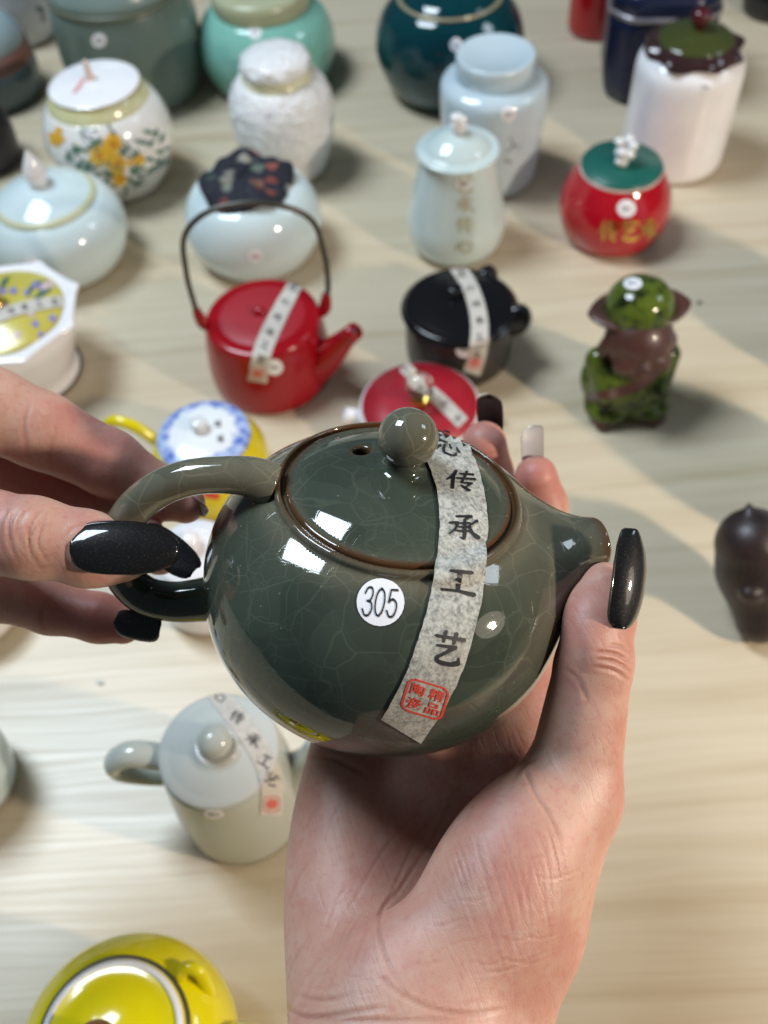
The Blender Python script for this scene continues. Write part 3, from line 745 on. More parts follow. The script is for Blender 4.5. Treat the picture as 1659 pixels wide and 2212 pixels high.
nail(rhand, P(153, 1182, 22.55), P(386, 1189, 22.85), camv(.02, .26, .96), 1.32, black_nail, arch=.30, curl=.11, tipw=.62)
nail(rhand, P(300, 1142, 26.3), P(422, 1236, 25.9), camv(.40, .35, .84), 1.05, black_nail, arch=.28, curl=.05, tipw=.72)
nail(rhand, P(383, 1070, 27.4), P(447, 1106, 27.2), camv(.3, .55, -.6), .62, sheer_nail, arch=.3, curl=.05, tipw=.8)
nail(rhand, P(248, 1342, 25.55), P(347, 1362, 25.6), camv(-.15, -.15, .97), .82, black_nail, arch=.28, curl=.04, tipw=.82)

# ------------------------------------------------------------------ pottery on the table
def pr(b, rings): return [ring(b, y, hw) for y, hw in rings]
def cap(prof, r=.0):                         # close a profile at the bottom with a small turned-in foot
    r0, z0 = prof[0]; return [(0, .02), (r0*.86, .02), (r0*.95, .0), (r0*.99, .12)]+[(r_, max(z_, .2)) for r_, z_ in prof]
def pot_on(name, label, cat, bx, by, rings, mat, sub=4, part='body', seg=64, mod=None):
    b = on_table(bx, by); t = thing(name, label, cat, b)
    p = pr(b, rings); p[0] = (p[0][0], .15)
    body = mk(part, *lathe(cap(list(map(tuple, spline(p, (len(p)-1)*sub+1)))) if sub > 1 else cap(p), b, seg, mod), mat, t)
    return t, b, body, p
def zz(b, y): return z_at(b[0], b[1], y)
def rr(b, z, hw): return hw*proj((b[0], b[1], z))[2]/F
VS = {'xin': 1}
def chars5(pts, w_, h_, n=6, keys=('jiang', 'xin', 'chuan', 'cheng', 'gong', 'yi'), a=0, t0=.06, t1=.8):
    q = spline(pts, 100); out = []
    for i in range(n):
        t = t0+(t1-t0)*i/(n-1); p = q[int(t*99)]; out.append((keys[i], p, w_, h_, a))
    return out

# red teapot with bail handle
red = glaze('red_satin_glaze', (.30, .003, .009), (.33, .004, .011), rough=.17, scale=20)
t, b, body, p = pot_on('bail_handle_teapot', 'red cylindrical teapot with a tall dark wire bail handle', 'teapot', 590, 803, [(800, 128), (770, 132), (730, 131), (700, 127), (686, 123), (682, 117), (681, 106)], red, 2)
zt = p[-1][1]; rl = p[-1][0]
lidm = mk('lid', *lathe([(0, zt+.12), (rl*.55, zt+.10), (rl*.88, zt+.0), (rl*.955, zt-.10), (rl*.96, zt-.3), (0, zt-.3)][::-1], b), glaze('red_matt_glaze', (.33, .012, .022), rough=.45), t)
mk('lid_knob', *ell(b+np.array([-.1, .1, zt+.22]), (.42, .34, .34)), red, lidm)
lugs = []
for sx in (-1, 1):
    c0 = b+np.array([sx*p[2][0]*(.93 if sx > 0 else .87), .25*sx+.1, zt+.25])
    lg = mk('lug', *tube([c0+np.array([-sx*.3, 0, -.9]), c0+np.array([sx*.25, 0, -.5]), c0+np.array([sx*.45, 0, .25]), c0+np.array([sx*.5, 0, .75])], [.38, .42, .34, .26], 14, 14, .7), red, t); lugs.append(c0+np.array([sx*.5, 0, .35]))
hz = zz(b, 445)
wl, wr_ = lugs
pts = [wl, wl+np.array([-.05, 0, 1.1]), wl+np.array([.0, 0, (hz-wl[2])*.45]), wl+np.array([.5, 0, (hz-wl[2])*.80]), (wl+wr_)/2*np.array([1, 1, 0])+np.array([-1.6, 0, hz-.15]),
       (wl+wr_)/2*np.array([1, 1, 0])+np.array([1.4, 0, hz-.05]), wr_+np.array([-.35, 0, (hz-wr_[2])*.80]), wr_+np.array([.2, 0, (hz-wr_[2])*.45]), wr_+np.array([.2, 0, 1.1]), wr_]
wire = glaze('dark_wire', (.075, .072, .062), rough=.35, metal=.6)
hb = mk('bail_handle', *tube(pts, .17, 12, 90), wire, t)
sdv = np.array([.92, -.40, 0]); sb = b+sdv*p[2][0]*.80+np.array([0, 0, zt*.30]); st_ = b+sdv*(p[2][0]+2.35)+np.array([0, 0, zt+.42])
sv, sf = tube([sb, sb+(st_-sb)*.45+np.array([0, 0, -.1]), sb+(st_-sb)*.8, st_], [1.35, .92, .62, .55], 24, 24)
spt = mk('spout', sv, sf, red, t)
ax = (st_-sb)/np.linalg.norm(st_-sb)
mk('spout_mouth', *tube([st_-ax*.2, st_+ax*.02], [.34, .34], 20), glaze('dark_red_inside', (.10, .004, .008), rough=.4), spt)
L1 = [(640, 612), (612, 662), (583, 720), (566, 765), (556, 824)]
strip([body, lidm], t, L1, [30, 36, 40, 40, 42], strip_pale, chars5(L1, 20, 16, a=25), ((556, 806), 30, 24, 5, False), base=.05)
sticker([body], t, (593, 793), 36, 34)

# black lidded pot with ear lugs
blk = glaze('black_lacquer_glaze', (.005, .005, .007), (.008, .007, .008), rough=.16)
t, b, body, p = pot_on('lidded_pot', 'black lidded pot with pointed ear lugs and a pale paper strip', 'pot', 990, 766, [(768, 100), (757, 110), (730, 114), (680, 114), (664, 110)], glaze('black_brown_glaze', (.022, .020, .018), (.032, .027, .023), rough=.32), 3)
zt = p[-1][1]; R0 = p[-2][0]
lidm = mk('lid', *lathe([(0, zt-.1), (R0*1.02, zt-.05), (R0*1.05, zt+.12), (R0*1.0, zt+.3), (R0*.90, zt+.32), (R0*.80, zt+.40), (R0*.5, zt+.58), (R0*.2, zt+.66), (0, zt+.68)], b, sub=3), blk, t)
mk('lid_knob', *lathe([(.35, zt+.58), (.30, zt+.85), (.45, zt+1.05), (.42, zt+1.25), (0, zt+1.32)], b+np.array([-.25, .5, 0]), 24, sub=3), blk, lidm)
for a, hh in ((55, 1.2), (-12, 1.0)):
    d = np.array([cos(radians(a)), sin(radians(a)), 0]); c0 = b+d*R0*.92+np.array([0, 0, zt-.7])
    mk('ear_lug', *tube([c0-d*.2+np.array([0, 0, -.5]), c0+d*.45, c0+d*.75+np.array([0, 0, .8]), c0+d*.85+np.array([0, 0, 1.15])], [.9, 1.05, .7, .2], 16, 16, .8), blk, t)
L2 = [(985, 575), (1012, 615), (1030, 665), (1036, 715), (1030, 765), (1018, 806)]
strip([body, lidm], t, L2, [32, 34, 36, 38, 38, 36], strip_pale, chars5(L2, 20, 15, a=-12, t0=.1), ((1024, 782), 28, 26, 8, False), base=.06)
sticker([body], t, (1003, 757), 36, 30)

# little monk figurine
b = on_table(1342, 862); t = thing('monk_figurine', 'little brown clay monk figurine in a green glazed hat and robe', 'figurine', b)
clay = glaze('brown_clay', (.060, .022, .017), (.080, .030, .022), rough=.42, coat=.25)
grn = glaze('green_spotted_glaze', (.055, .085, .012), (.105, .145, .016), rough=.10, scale=60, spots=((.012, .016, .006), 90, .48))
zh = zz(b, 610); k = zh/9.2
B = lambda x, y, z: b+np.array([x, y, z])*k
def robe_f(q):
    f = ellip(q, B(0, 0, 1.9), (2.75*k, 2.3*k, 2.2*k)); f = smin(f, ellip(q, B(0, .1, 3.7), (2.05*k, 1.7*k, 1.5*k)), .8*k)
    f = smin(f, cone(q, B(-2.0, -.3, 3.9), B(-1.6, -1.6, 2.4), .78*k, .66*k), .4*k); f = smin(f, cone(q, B(2.0, -.3, 3.9), B(1.4, -1.7, 2.5), .78*k, .64*k), .4*k)
    f = smin(f, ellip(q, B(-1.2, -1.1, .75), (1.4*k, 1.4*k, .75*k)), .4*k); f = smin(f, ellip(q, B(1.2, -1.1, .75), (1.4*k, 1.4*k, .75*k)), .4*k)
    return smax(f, -(q[:, 2]-.05), .1)
V, Fq, nr = nets(robe_f, b-np.array([3.4, 3.4, .3])*k, b+np.array([3.4, 3, 6])*k, .12); robe = mk('robe', V, Fq, grn, t, normals=nr)
def head_f(q):
    f = ellip(q, B(0, -.55, 5.6), (1.95*k, 1.85*k, 1.9*k)); f = smin(f, ellip(q, B(-.9, -1.9, 4.9), (.75*k, .55*k, .6*k)), .4*k); f = smin(f, ellip(q, B(.9, -1.9, 4.9), (.75*k, .55*k, .6*k)), .4*k)
    f = smin(f, ellip(q, B(0, -2.5, 5.2), (.32*k, .3*k, .28*k)), .25*k); f = smin(f, ellip(q, B(0, -2.05, 4.25), (.65*k, .45*k, .42*k)), .3*k)
    for sx in (-1, 1):
        f = smin(f, ellip(q, B(sx*1.95, -.6, 5.1), (.28*k, .4*k, .75*k)), .2*k)
        f = smax(f, -cone(q, B(sx*.42, -2.5, 5.72), B(sx*1.15, -2.2, 5.66), .12*k, .12*k), .14*k)
    return smax(f, -cone(q, B(-.42, -2.52, 4.58), B(.42, -2.52, 4.58), .10*k, .10*k), .12*k)
V, Fq, nr = nets(head_f, b+np.array([-2.7, -3.3, 3.2])*k, b+np.array([2.7, 2.0, 8])*k, .075); mk('head', V, Fq, clay, t, normals=nr)
def brim(r_, z_, a):
    fr = max(0, -sin(a)); return r_*(1-.42*fr**1.2-.36*max(0, sin(a))), z_+.25*k*abs(cos(a))**2*(r_/k-1.6)*.35+.10*k*cos(a)*(r_/k)*.6
hat = mk('hat_brim', *lathe([(1.0*k, 6.9*k), (2.0*k, 6.85*k), (2.75*k, 6.78*k), (2.9*k, 6.9*k), (2.75*k, 7.02*k), (2.0*k, 7.12*k), (1.2*k, 7.15*k)], b+np.array([0, .42*k, 0]), 48, brim, 2), clay, t)
dome = mk('hat_crown', *lathe([(1.98*k, 6.85*k), (1.96*k, 7.15*k), (1.82*k, 7.7*k), (1.42*k, 8.3*k), (.8*k, 8.65*k), (0, 8.78*k)], b+np.array([0, .42*k, 0]), 40, None, 3), grn, t)
for sx in (-1, 1): mk('foot', *ell(B(sx*1.6, -2.0, .40), (.6*k, .6*k, .40*k)), clay, t)
decal('sash', [robe], t, clay, [stroke([(1428, 775), (1396, 822), (1332, 848), (1272, 856)], (22, 26, 22, 14), 30)], lambda q: q, .05)
sticker([dome], t, (1367, 613), 40, 26)

# red jar with flat green lid
redg = glaze('red_glossy_glaze', (.42, .004, .014), (.46, .006, .018), rough=.10, coat=.5)
t, b, body, p = pot_on('tea_jar', 'round glossy red jar with a flat green lid and white blossom knob', 'tea jar', 1318, 498, [(508, 76), (495, 96), (470, 112), (437, 119), (405, 113), (378, 99), (362, 88)], redg)
zt = p[-1][1]; R0 = p[-1][0]
mk('rim', *lathe([(R0*.9, zt-.1), (R0*1.02, zt-.05), (R0*1.02, zt+.12), (R0*.9, zt+.14)], b), glaze('pale_rim', (.6, .5, .45)), body)
lidm = mk('lid', *lathe([(0, zt+.05), (R0*.98, zt+.1), (R0*1.0, zt+.25), (R0*.97, zt+.36), (0, zt+.42)], b), glaze('teal_green_glaze', (.012, .105, .085), (.016, .125, .10), rough=.3), t)
kb = [ell(b+np.array([random.uniform(-.5, .5), random.uniform(-.5, .5), zt+.55+1.5*i/12]), np.array([1, 1, .8])*random.uniform(.30, .42), 12, noise=.1, seed=i) for i in range(13)]
mk('blossom_knob', *join(*kb), white_glz, lidm)
sticker([body], t, (1353, 450), 40, 38)
gp = []
for i, x in enumerate((1305, 1350, 1392)):
    for ch in (('chuan', 'yi', 'cheng')[i],):
        for v, f in glyph(ch): gp.append((v*.42+np.array([x-1300, 0])*1., f))
decal('gold_lettering', [body], body, gold, gp, lambda q: (1288+q[0], 520-q[1]*1.05-.1*q[0]*.2), .04)

# white cylinder jar with lotus-leaf lid
wht = glaze('white_porcelain', (.82, .80, .82), rough=.12, coat=.4)
t, b, body, p = pot_on('tea_jar', 'tall white cylinder jar under a dark brown and green leaf-shaped lid', 'tea jar', 1447, 340, [(350, 86), (342, 100), (318, 108), (200, 113), (140, 115), (118, 108), (104, 92), (100, 80)], wht, 3)
zt = p[-1][1]; R0 = p[-1][0]*1.18
def wav(r_, z_, a): w_ = max(0, (r_/R0-.75)/.3); return r_*(1+.045*w_*(sin(8*a+1)+.6*sin(5*a))), z_+.12*w_*sin(8*a+2.2)
lidm = mk('lid', *lathe([(R0*.7, zt-.1), (R0*.98, zt-.25), (R0*1.12, zt-.1), (R0*1.05, zt+.25), (R0*.85, zt+.6), (R0*.8, zt+.66)], b, 84, wav, 3), glaze('dark_brown_glaze', (.028, .014, .016), (.045, .02, .02), rough=.14), t)
lt = mk('lid_top', *lathe([(R0*.86, zt+.5), (R0*.84, zt+.68), (R0*.6, zt+1.05), (R0*.3, zt+1.25), (0, zt+1.3)], b, 48, None, 3), glaze('olive_glaze', (.045, .055, .014), (.06, .07, .02), rough=.12), lidm)
mk('lid_knob', *lathe([(.35, zt+1.2), (.4, zt+1.5), (.68, zt+1.9), (.62, zt+2.4), (.3, zt+2.65), (0, zt+2.7)], b, 24, None, 3), glaze('maroon_glaze', (.07, .006, .01), rough=.12), lidm)
sticker([body], t, (1523, 187), 30, 28)

# slim pear jar
pear = glaze('pale_aqua_glaze', (.55, .66, .66), (.60, .69, .68), rough=.12, coat=.3)
t, b, body, p = pot_on('tea_jar', 'slim pear-shaped pale aqua jar with domed lid and bud knob', 'tea jar', 985, 525, [(533, 62), (528, 76), (505, 98), (468, 106), (420, 98), (360, 85), (328, 80)], pear)
zt = p[-1][1]; R0 = p[-1][0]
lidm = mk('lid', *lathe([(R0*.9, zt-.1), (R0*1.10, zt+.05), (R0*1.13, zt+.2), (R0*1.08, zt+.33), (R0*.9, zt+.42), (R0*.8, zt+.7), (R0*.5, zt+1.2), (R0*.2, zt+1.42), (0, zt+1.46)], b, sub=3), pear, t)
kb = [ell(b+np.array([.28*cos(i*1.3), .28*sin(i*1.3), zt+1.75+.10*i]), (.3, .3, .28), 12, noise=.08, seed=i) for i in range(9)]
mk('bud_knob', *join(lathe([(.4, zt+1.35), (.25, zt+1.6), (.3, zt+1.9)], b, 16), *kb), white_glz, lidm)
sticker([body], t, (1001, 396), 32, 30)
fp = [glyph('yi'), glyph('cheng'), glyph('chuan'), glyph('xin')]; gp = []
for i in range(4):
    for v, f in fp[i]: gp.append((v*np.array([.38, .36])+np.array([0, 130-i*44]), f))
decal('painted_script', [body], body, glaze('ochre_paint', (.42, .38, .24), rough=.4), gp, lambda q: (992+q[0]-8, 545-q[1]), .03)

# pale cylinder canister
cyl = glaze('ice_blue_glaze', (.50, .61, .68), (.55, .65, .71), rough=.12, coat=.3)
t, b, body, p = pot_on('tea_canister', 'pale blue straight canister with shoulder and flat cap lid', 'tea canister', 1058, 378, [(388, 80), (380, 90), (355, 98), (250, 112), (190, 117), (172, 113), (162, 97), (160, 85)], cyl, 3)
zt = p[-1][1]; R0 = p[-1][0]
z2 = zz(b, 113)
lidm = mk('lid', *lathe([(R0*.9, zt-.1), (R0*1.0, zt), (R0*1.0, z2-.25), (R0*.985, z2-.06), (R0*.93, z2), (R0*.9, z2-.05), (0, z2-.04)], b), cyl, t)
sticker([body], t, (1098, 246), 32, 32)
decal('painted_branch', [body], body, grey_ink, [stroke([(1092, 330), (1108, 312), (1100, 296)], (3,)), stroke([(1108, 312), (1120, 318)], (4,)), stroke([(1090, 345), (1104, 350)], (5,))], lambda q: q, .03)

# jar painted with yellow flowers
flw = glaze('cream_white_glaze', (.80, .78, .76), (.84, .82, .80), rough=.12, coat=.4)
t, b, body, p = pot_on('tea_jar', 'white barrel jar painted with yellow flowers, broken knob on its lid', 'tea jar', 268, 392, [(400, 72), (388, 84), (360, 108), (325, 126), (280, 137), (240, 129), (212, 112)], flw)
zt = p[-1][1]; R0 = p[-1][0]
z2 = zz(b, 183)
mk('neck_band', *lathe([(R0*.99, zt-.1), (R0*.97, zt+.25), (R0*.86, z2-.05), (R0*.82, z2)], b, 64, None, 2), glaze('pale_yellow_glaze', (.62, .60, .30), (.74, .72, .48), rough=.15, scale=60), body)
lidm = mk('lid', *lathe([(R0*.7, z2-.15), (R0*.86, z2-.05), (R0*.87, z2+.08), (R0*.80, z2+.16), (R0*.4, z2+.32), (0, z2+.36)], b, 64, None, 2), wht, t)
mk('lid_edge', *lathe([(R0*.85, z2-.06), (R0*.885, z2-.02), (R0*.885, z2+.07), (R0*.85, z2+.1)], b), glaze('olive_gold_line', (.30, .26, .12), rough=.2), lidm)
mk('broken_knob', *lathe([(.45, z2+.3), (.3, z2+.6), (.22, z2+1.2), (.20, z2+1.6), (.12, z2+1.75), (0, z2+1.7)], b+np.array([-.2, .2, 0]), 14, None, 2), glaze('pinkish_clay', (.68, .52, .44), rough=.5), lidm)
decal('red_scratch', [lidm], lidm, glaze('red_marker', (.65, .28, .26), rough=.5), [stroke([(180, 172), (172, 186), (160, 200)], (7, 9, 6))], lambda q: q, .03)
leafm = glaze('leaf_paint', (.05, .13, .10), (.10, .20, .13), rough=.25); yelm = glaze('flower_paint', (.72, .36, .02), (.78, .50, .05), rough=.25)
rng = random.Random(3); lp = []; yp = []
def petal(c, L_, w_, a): return [stroke([(c[0], c[1]), (c[0]+L_*.5*cos(a), c[1]+L_*.5*sin(a)), (c[0]+L_*cos(a), c[1]+L_*sin(a))], (w_*.4, w_, w_*.25), 9)]
for i in range(110):
    c = (rng.gauss(238, 56), rng.gauss(346, 30)); lp += petal(c, rng.uniform(14, 32), rng.uniform(5, 11), rng.uniform(0, 6.3))
for c, n, L_ in (((243, 312), 7, 23), ((216, 336), 7, 23), ((252, 352), 7, 23), ((302, 345), 5, 14), ((258, 388), 6, 16), ((122, 300), 5, 18), ((284, 350), 4, 9), ((128, 282), 5, 10)):
    yp = []
    for k_ in range(n): yp += petal(c, L_*rng.uniform(.8, 1.1), L_*1.05, 6.28*k_/n)
    fl = decal('painted_flower', [body], body, yelm, yp, lambda q: q, .06, .0004)
    if fl: GEO.pop(fl.name)
lf = decal('leaf_print', [body], body, leafm, lp, lambda q: q, .02, .0004); lf['kind'] = 'stuff'; GEO.pop(lf.name)
decal('flower_centre', [body], body, glaze('orange_paint', (.6, .2, .02)), [(disc2d(12, 1)[0]*.12+np.array(c)-6, disc2d(12, 1)[1]) for c in ((245, 310), (216, 336), (252, 352), (262, 384))], lambda q: q, .10)
sticker([body], t, (193, 296), 30, 30)

# white embossed jar
emb = glaze('embossed_white_glaze', (.86, .85, .85), (.88, .87, .87), rough=.22, bump=(190, .9, .005), coat=.3)
t, b, body, p = pot_on('tea_jar', 'white jar covered in raised floral relief, pale yellow neck', 'tea jar', 626, 362, [(378, 64), (368, 74), (330, 90), (280, 108), (235, 113), (200, 109), (172, 92), (165, 80)], emb, 5, mod=lambda r_, z_, a: (r_*(1+.022*sin(9*a+3*sin(z_*2.1))*sin(z_*3.2+2*sin(3*a))), z_))
zt = p[-1][1]; R0 = p[-1][0]; z2 = zz(b, 142)
mk('neck', *lathe([(R0*.98, zt-.2), (R0*.92, zt+.3), (R0*.88, z2-.4), (R0*.92, z2-.1), (R0*.7, z2)], b, 64, None, 2), glaze('yellow_tint_glaze', (.66, .64, .42), (.74, .72, .55), rough=.2), body)
lidm = mk('lid', *lathe([(R0*.7, z2-.1), (R0*.93, z2), (R0*.95, z2+.3), (R0*.85, z2+.8), (R0*.5, z2+1.15), (0, z2+1.25)], b, 64, lambda r_, z_, a: (r_*(1+.03*sin(8*a)*sin(z_*6)), z_), 4), emb, t)
sticker([body], t, (583, 250), 28, 28)

# round pale jar with dark cloth lid
t, b, body, p = pot_on('tea_jar', 'squat pale blue round jar capped with dark floral cloth, behind the red teapot', 'tea jar', 560, 540, [(552, 84), (545, 100), (520, 128), (480, 147), (440, 142), (412, 124), (398, 100)], cele, 5)
zt = p[-1][1]; R0 = p[-1][0]
clo = M('dark_floral_cloth'); co = clo.coords()
v = clo.n('TexVoronoi'); v.inputs['Scale'].default_value = 95; clo.l(co, v.inputs['Vector']); sp_ = clo.n('SeparateColor'); clo.l(v.outputs['Color'], sp_.inputs[0])
c = clo.ramp(sp_.outputs[0], [(0, (.006, .008, .018)), (.66, (.008, .010, .02)), (.72, (.16, .02, .018)), (.82, (.25, .07, .05)), (.86, (.05, .11, .08)), (.93, (.30, .28, .24))])
c = clo.mix(clo.ramp(v.outputs['Distance'], [(.35, (0, 0, 0)), (.6, (1, 1, 1))]), c, (.007, .009, .019)); clo.l(c, clo.b.inputs['Base Color']); clo.set(Roughness=.8); clo.bump(clo.noise(co, 200, 4), .6, .001)
def puff(r_, z_, a): w_ = r_/R0; return r_*(1+.035*sin(5*a)), z_+.30*w_*sin(4*a+.6)+.14*w_*sin(9*a)+.06*sin(13*a+r_*3)
mk('cloth_lid', *lathe([(R0*.8, zt-.2), (R0*1.0, zt-.1), (R0*1.03, zt+.2), (R0*.95, zt+.55), (R0*.7, zt+.85), (R0*.3, zt+1.0), (0, zt+1.0)], b, 64, puff, 4), clo.m, t)
sticker([body], t, (552, 553), 32, 28)

# round celadon jar at the left
t, b, body, p = pot_on('sugar_jar', 'round pale celadon jar with gold-edged lid and teardrop knob', 'jar', 150, 563, [(576, 78), (566, 96), (540, 130), (500, 149), (465, 146), (440, 128), (428, 108)], cele, 5)
zt = p[-1][1]; R0 = p[-1][0]
lidm = mk('lid', *lathe([(R0*.9, zt-.1), (R0*1.0, zt), (R0*.99, zt+.12), (R0*.85, zt+.42), (R0*.5, zt+.95), (R0*.2, zt+1.18), (0, zt+1.2)], b, 64, None, 4), cele, t)
mk('gold_line', *lathe([(R0*.97, zt-.02), (R0*1.025, zt+.03), (R0*1.0, zt+.14), (R0*.93, zt+.32), (R0*.91, zt+.26)], b, 64, None, 2), glaze('dull_gold_line', (.52, .52, .34), rough=.25), lidm)
mk('teardrop_knob', *lathe([(.62, zt+1.05), (.60, zt+1.3), (.80, zt+1.9), (.62, zt+2.6), (.28, zt+3.3), (.06, zt+3.7), (0, zt+3.75)], b, 28, None, 4), wht, lidm)
sticker([body], t, (68, 568), 32, 24)

# covered bowl with yellow flowered lid
t, b, body, p = pot_on('covered_bowl', 'white covered bowl with eight-sided rim and yellow flowered lid', 'bowl', 66, 805, [(822, 98), (815, 112), (802, 108), (785, 104), (745, 126), (705, 146), (684, 144)], wht, 4)
zt = p[-1][1]; R0 = p[-1][0]
def octo(r_, z_, a):
    if r_ < R0*.9: return r_, z_
    d = (a+.35) % (pi/4)-pi/8; return r_*(cos(pi/8)/cos(d))*1.06*(1+.05*(abs(d)/(pi/8))**6), z_
mk('rim', *lathe([(R0*.8, zt-.2), (R0*1.0, zt-.1), (R0*1.10, zt+.15), (R0*1.12, zt+.32), (R0*1.05, zt+.42), (R0*.92, zt+.30), (R0*.8, zt+.2)], b, 96, octo, 2), wht, body)
ylid = glaze('yellow_lid_glaze', (.50, .42, .06), (.58, .50, .12), rough=.2)
lidm = mk('lid', *lathe([(R0*.84, zt+.2), (R0*.92, zt+.3), (R0*.90, zt+.45), (R0*.5, zt+.95), (R0*.2, zt+1.15), (0, zt+1.2)], b, 64, None, 3), ylid, t)
mk('gold_knob', *lathe([(.5, zt+1.1), (.35, zt+1.4), (.55, zt+1.8), (.5, zt+2.2), (0, zt+2.4)], b, 24, None, 3), gold, lidm)
rng = random.Random(5); pg = []
violet = glaze('violet_paint', (.22, .20, .48), (.35, .3, .55)); pinkp = glaze('pink_paint', (.62, .42, .42), (.7, .6, .6))
for i in range(16):
    c = (rng.uniform(5, 120), rng.uniform(600, 735)); tgt = []
    for k_ in range(5): tgt += petal(c, 9, 8, 6.28*k_/5+i)
    decal('painted_flower', [lidm], lidm, (violet, pinkp)[i % 2], tgt, lambda q: q, .03+.002*i, .0004)
for q in ([(60, 640), (75, 615), (100, 610)], [(70, 650), (90, 635), (110, 625)], [(20, 600), (10, 610), (2, 625)]): pg.append(stroke(q, (4, 12, 4)))
decal('leaf_print', [lidm], lidm, leafm, pg, lambda q: q, .05)
L3 = [(-15, 690), (30, 672), (80, 660), (135, 652)]
strip([lidm], t, L3, [26, 26, 26, 24], strip_pale, chars5(L3, 16, 14, 4, ('chuan', 'cheng', 'gong', 'yi'), -15, .3, .9), None, base=.08)

# small yellow teapot with blue and white lid
yel = glaze('yellow_glaze', (.72, .58, .004), (.76, .62, .006), rough=.15, coat=.5)
t, b, body, p = pot_on('teapot', 'small yellow teapot with a blue and white patterned lid, behind the held handle', 'teapot', 473, 1050, [(1065, 80), (1055, 92), (1020, 118), (985, 126), (958, 114), (945, 104)], yel)
zt = p[-1][1]; R0 = p[-1][0]*.97
bw = M('blue_white_lid'); co = bw.coords(); sx_ = bw.n('SeparateXYZ'); bw.l(co, sx_.inputs[0])
vl = bw.math('SQRT', bw.math('ADD', bw.math('POWER', sx_.outputs[0], 2.), bw.math('POWER', sx_.outputs[1], 2.)))
nb = bw.noise(co, 200, 4, .7); edge = bw.math('ADD', bw.math('MULTIPLY', vl, 100/R0), bw.math('MULTIPLY', bw.math('SUBTRACT', nb, .5), .55))
vv = bw.n('TexVoronoi'); vv.inputs['Scale'].default_value = 190; bw.l(co, vv.inputs['Vector'])
c = bw.mix(bw.ramp(edge, [(.70, (0, 0, 0)), (.78, (1, 1, 1))]), (.80, .82, .84), bw.ramp(vv.outputs['Distance'], [(.2, (.06, .14, .55)), (.75, (.45, .55, .80))])); bw.l(c, bw.b.inputs['Base Color']); bw.set(Roughness=.15)
lidm = mk('lid', *lathe([(R0*.9, zt-.1), (R0*1.0, zt+.05), (R0*1.0, zt+.18), (R0*.85, zt+.4), (R0*.5, zt+.62), (0, zt+.7)], b, 64, None, 3), bw.m, t)
mk('lid_knob', *lathe([(.42, zt+.6), (.35, zt+.8), (.5, zt+1.05), (.4, zt+1.3), (0, zt+1.38)], b+np.array([-.1, .1, 0]), 24, None, 3), glaze('grey_white_knob', (.66, .67, .68)), lidm)
c0 = b+np.array([-R0*1.02, .3, 0])
mk('handle', *tube([c0+np.array([.1, 0, zt*.86]), c0+np.array([-1.2, .35, zt*1.16]), c0+np.array([-2.5, .8, zt*1.16]), c0+np.array([-3.0, .8, zt*.85]), c0+np.array([-2.0, .3, zt*.5]), c0+np.array([-.2, 0, zt*.25])], .34, 16, 40), yel, t)
sdv = np.array([.62, -.78, 0])
mk('spout', *tube([b+sdv*R0*.8+np.array([0, 0, zt*.4]), b+sdv*(R0+1.0)+np.array([0, 0, zt*.65]), b+sdv*(R0+1.8)+np.array([0, 0, zt*.98])], [.95, .6, .42], 18, 18), yel, t)
decal('red_seal', [body], body, red_ink, [stroke([(446, 1068), (470, 1072)], (14,))], lambda q: q, .03)
decal('printed_character', [lidm], lidm, ink, [(v*.16+np.array(c), f) for c in ((462, 908), (468, 940)) for v, f in glyph('chuan')], lambda q: q, .04)

# small red-lidded cup with crystal knob
t, b, body, p = pot_on('lidded_cup', 'white cup with a flat red lid, gold and crystal knob', 'cup', 908, 935, [(945, 70), (935, 86), (905, 112), (885, 124), (878, 126)], wht, 3)
zt = p[-1][1]; R0 = p[-1][0]
mk('saucer_rim', *lathe([(R0*.8, zt-.2), (R0*1.0, zt-.1), (R0*1.04, zt+.05), (R0*.95, zt+.12)], b), wht, body)
lidm = mk('lid', *lathe([(0, zt), (R0*.99, zt+.08), (R0*.99, zt+.2), (R0*.5, zt+.36), (0, zt+.42)], b, 64), glaze('crimson_matt', (.34, .010, .022), rough=.42), t)
mk('gold_collar', *lathe([(.60, zt+.35), (.55, zt+.7), (.42, zt+.95), (.40, zt+1.25)], b, 24), gold, lidm)
cry = M('crystal'); cry.set(Transmission_Weight=1., Roughness=.02, IOR=1.5); cry.b.inputs['Base Color'].default_value = (1, .96, .9, 1)
mk('crystal_knob', *ell(b+np.array([0, 0, zt+1.9]), (.86, .86, .80), 10), cry.m, lidm, smooth=False)
L4 = [(872, 792), (912, 832), (955, 870), (1000, 915)]
strip([lidm], t, L4, [26, 28, 30, 30], strip_pale, chars5(L4, 17, 14, 5, ('xin', 'chuan', 'cheng', 'gong', 'yi'), 40, .05, .92), None, base=.05)
c0 = b+np.array([-R0*.95, .1, zt*.75])
mk('spout', *tube([c0+np.array([.4, 0, -.6]), c0+np.array([-.6, 0, -.1]), c0+np.array([-1.2, 0, .35])], [.75, .62, .45], 18, 16), wht, t)
c0 = b+np.array([R0*.95, .5, zt*.75])
mk('handle', *tube([c0, c0+np.array([.7, .1, .2]), c0+np.array([1.2, .1, -.3]), c0+np.array([.9, .1, -1.2]), c0+np.array([0, 0, -1.6])], .25, 12, 30), wht, t)

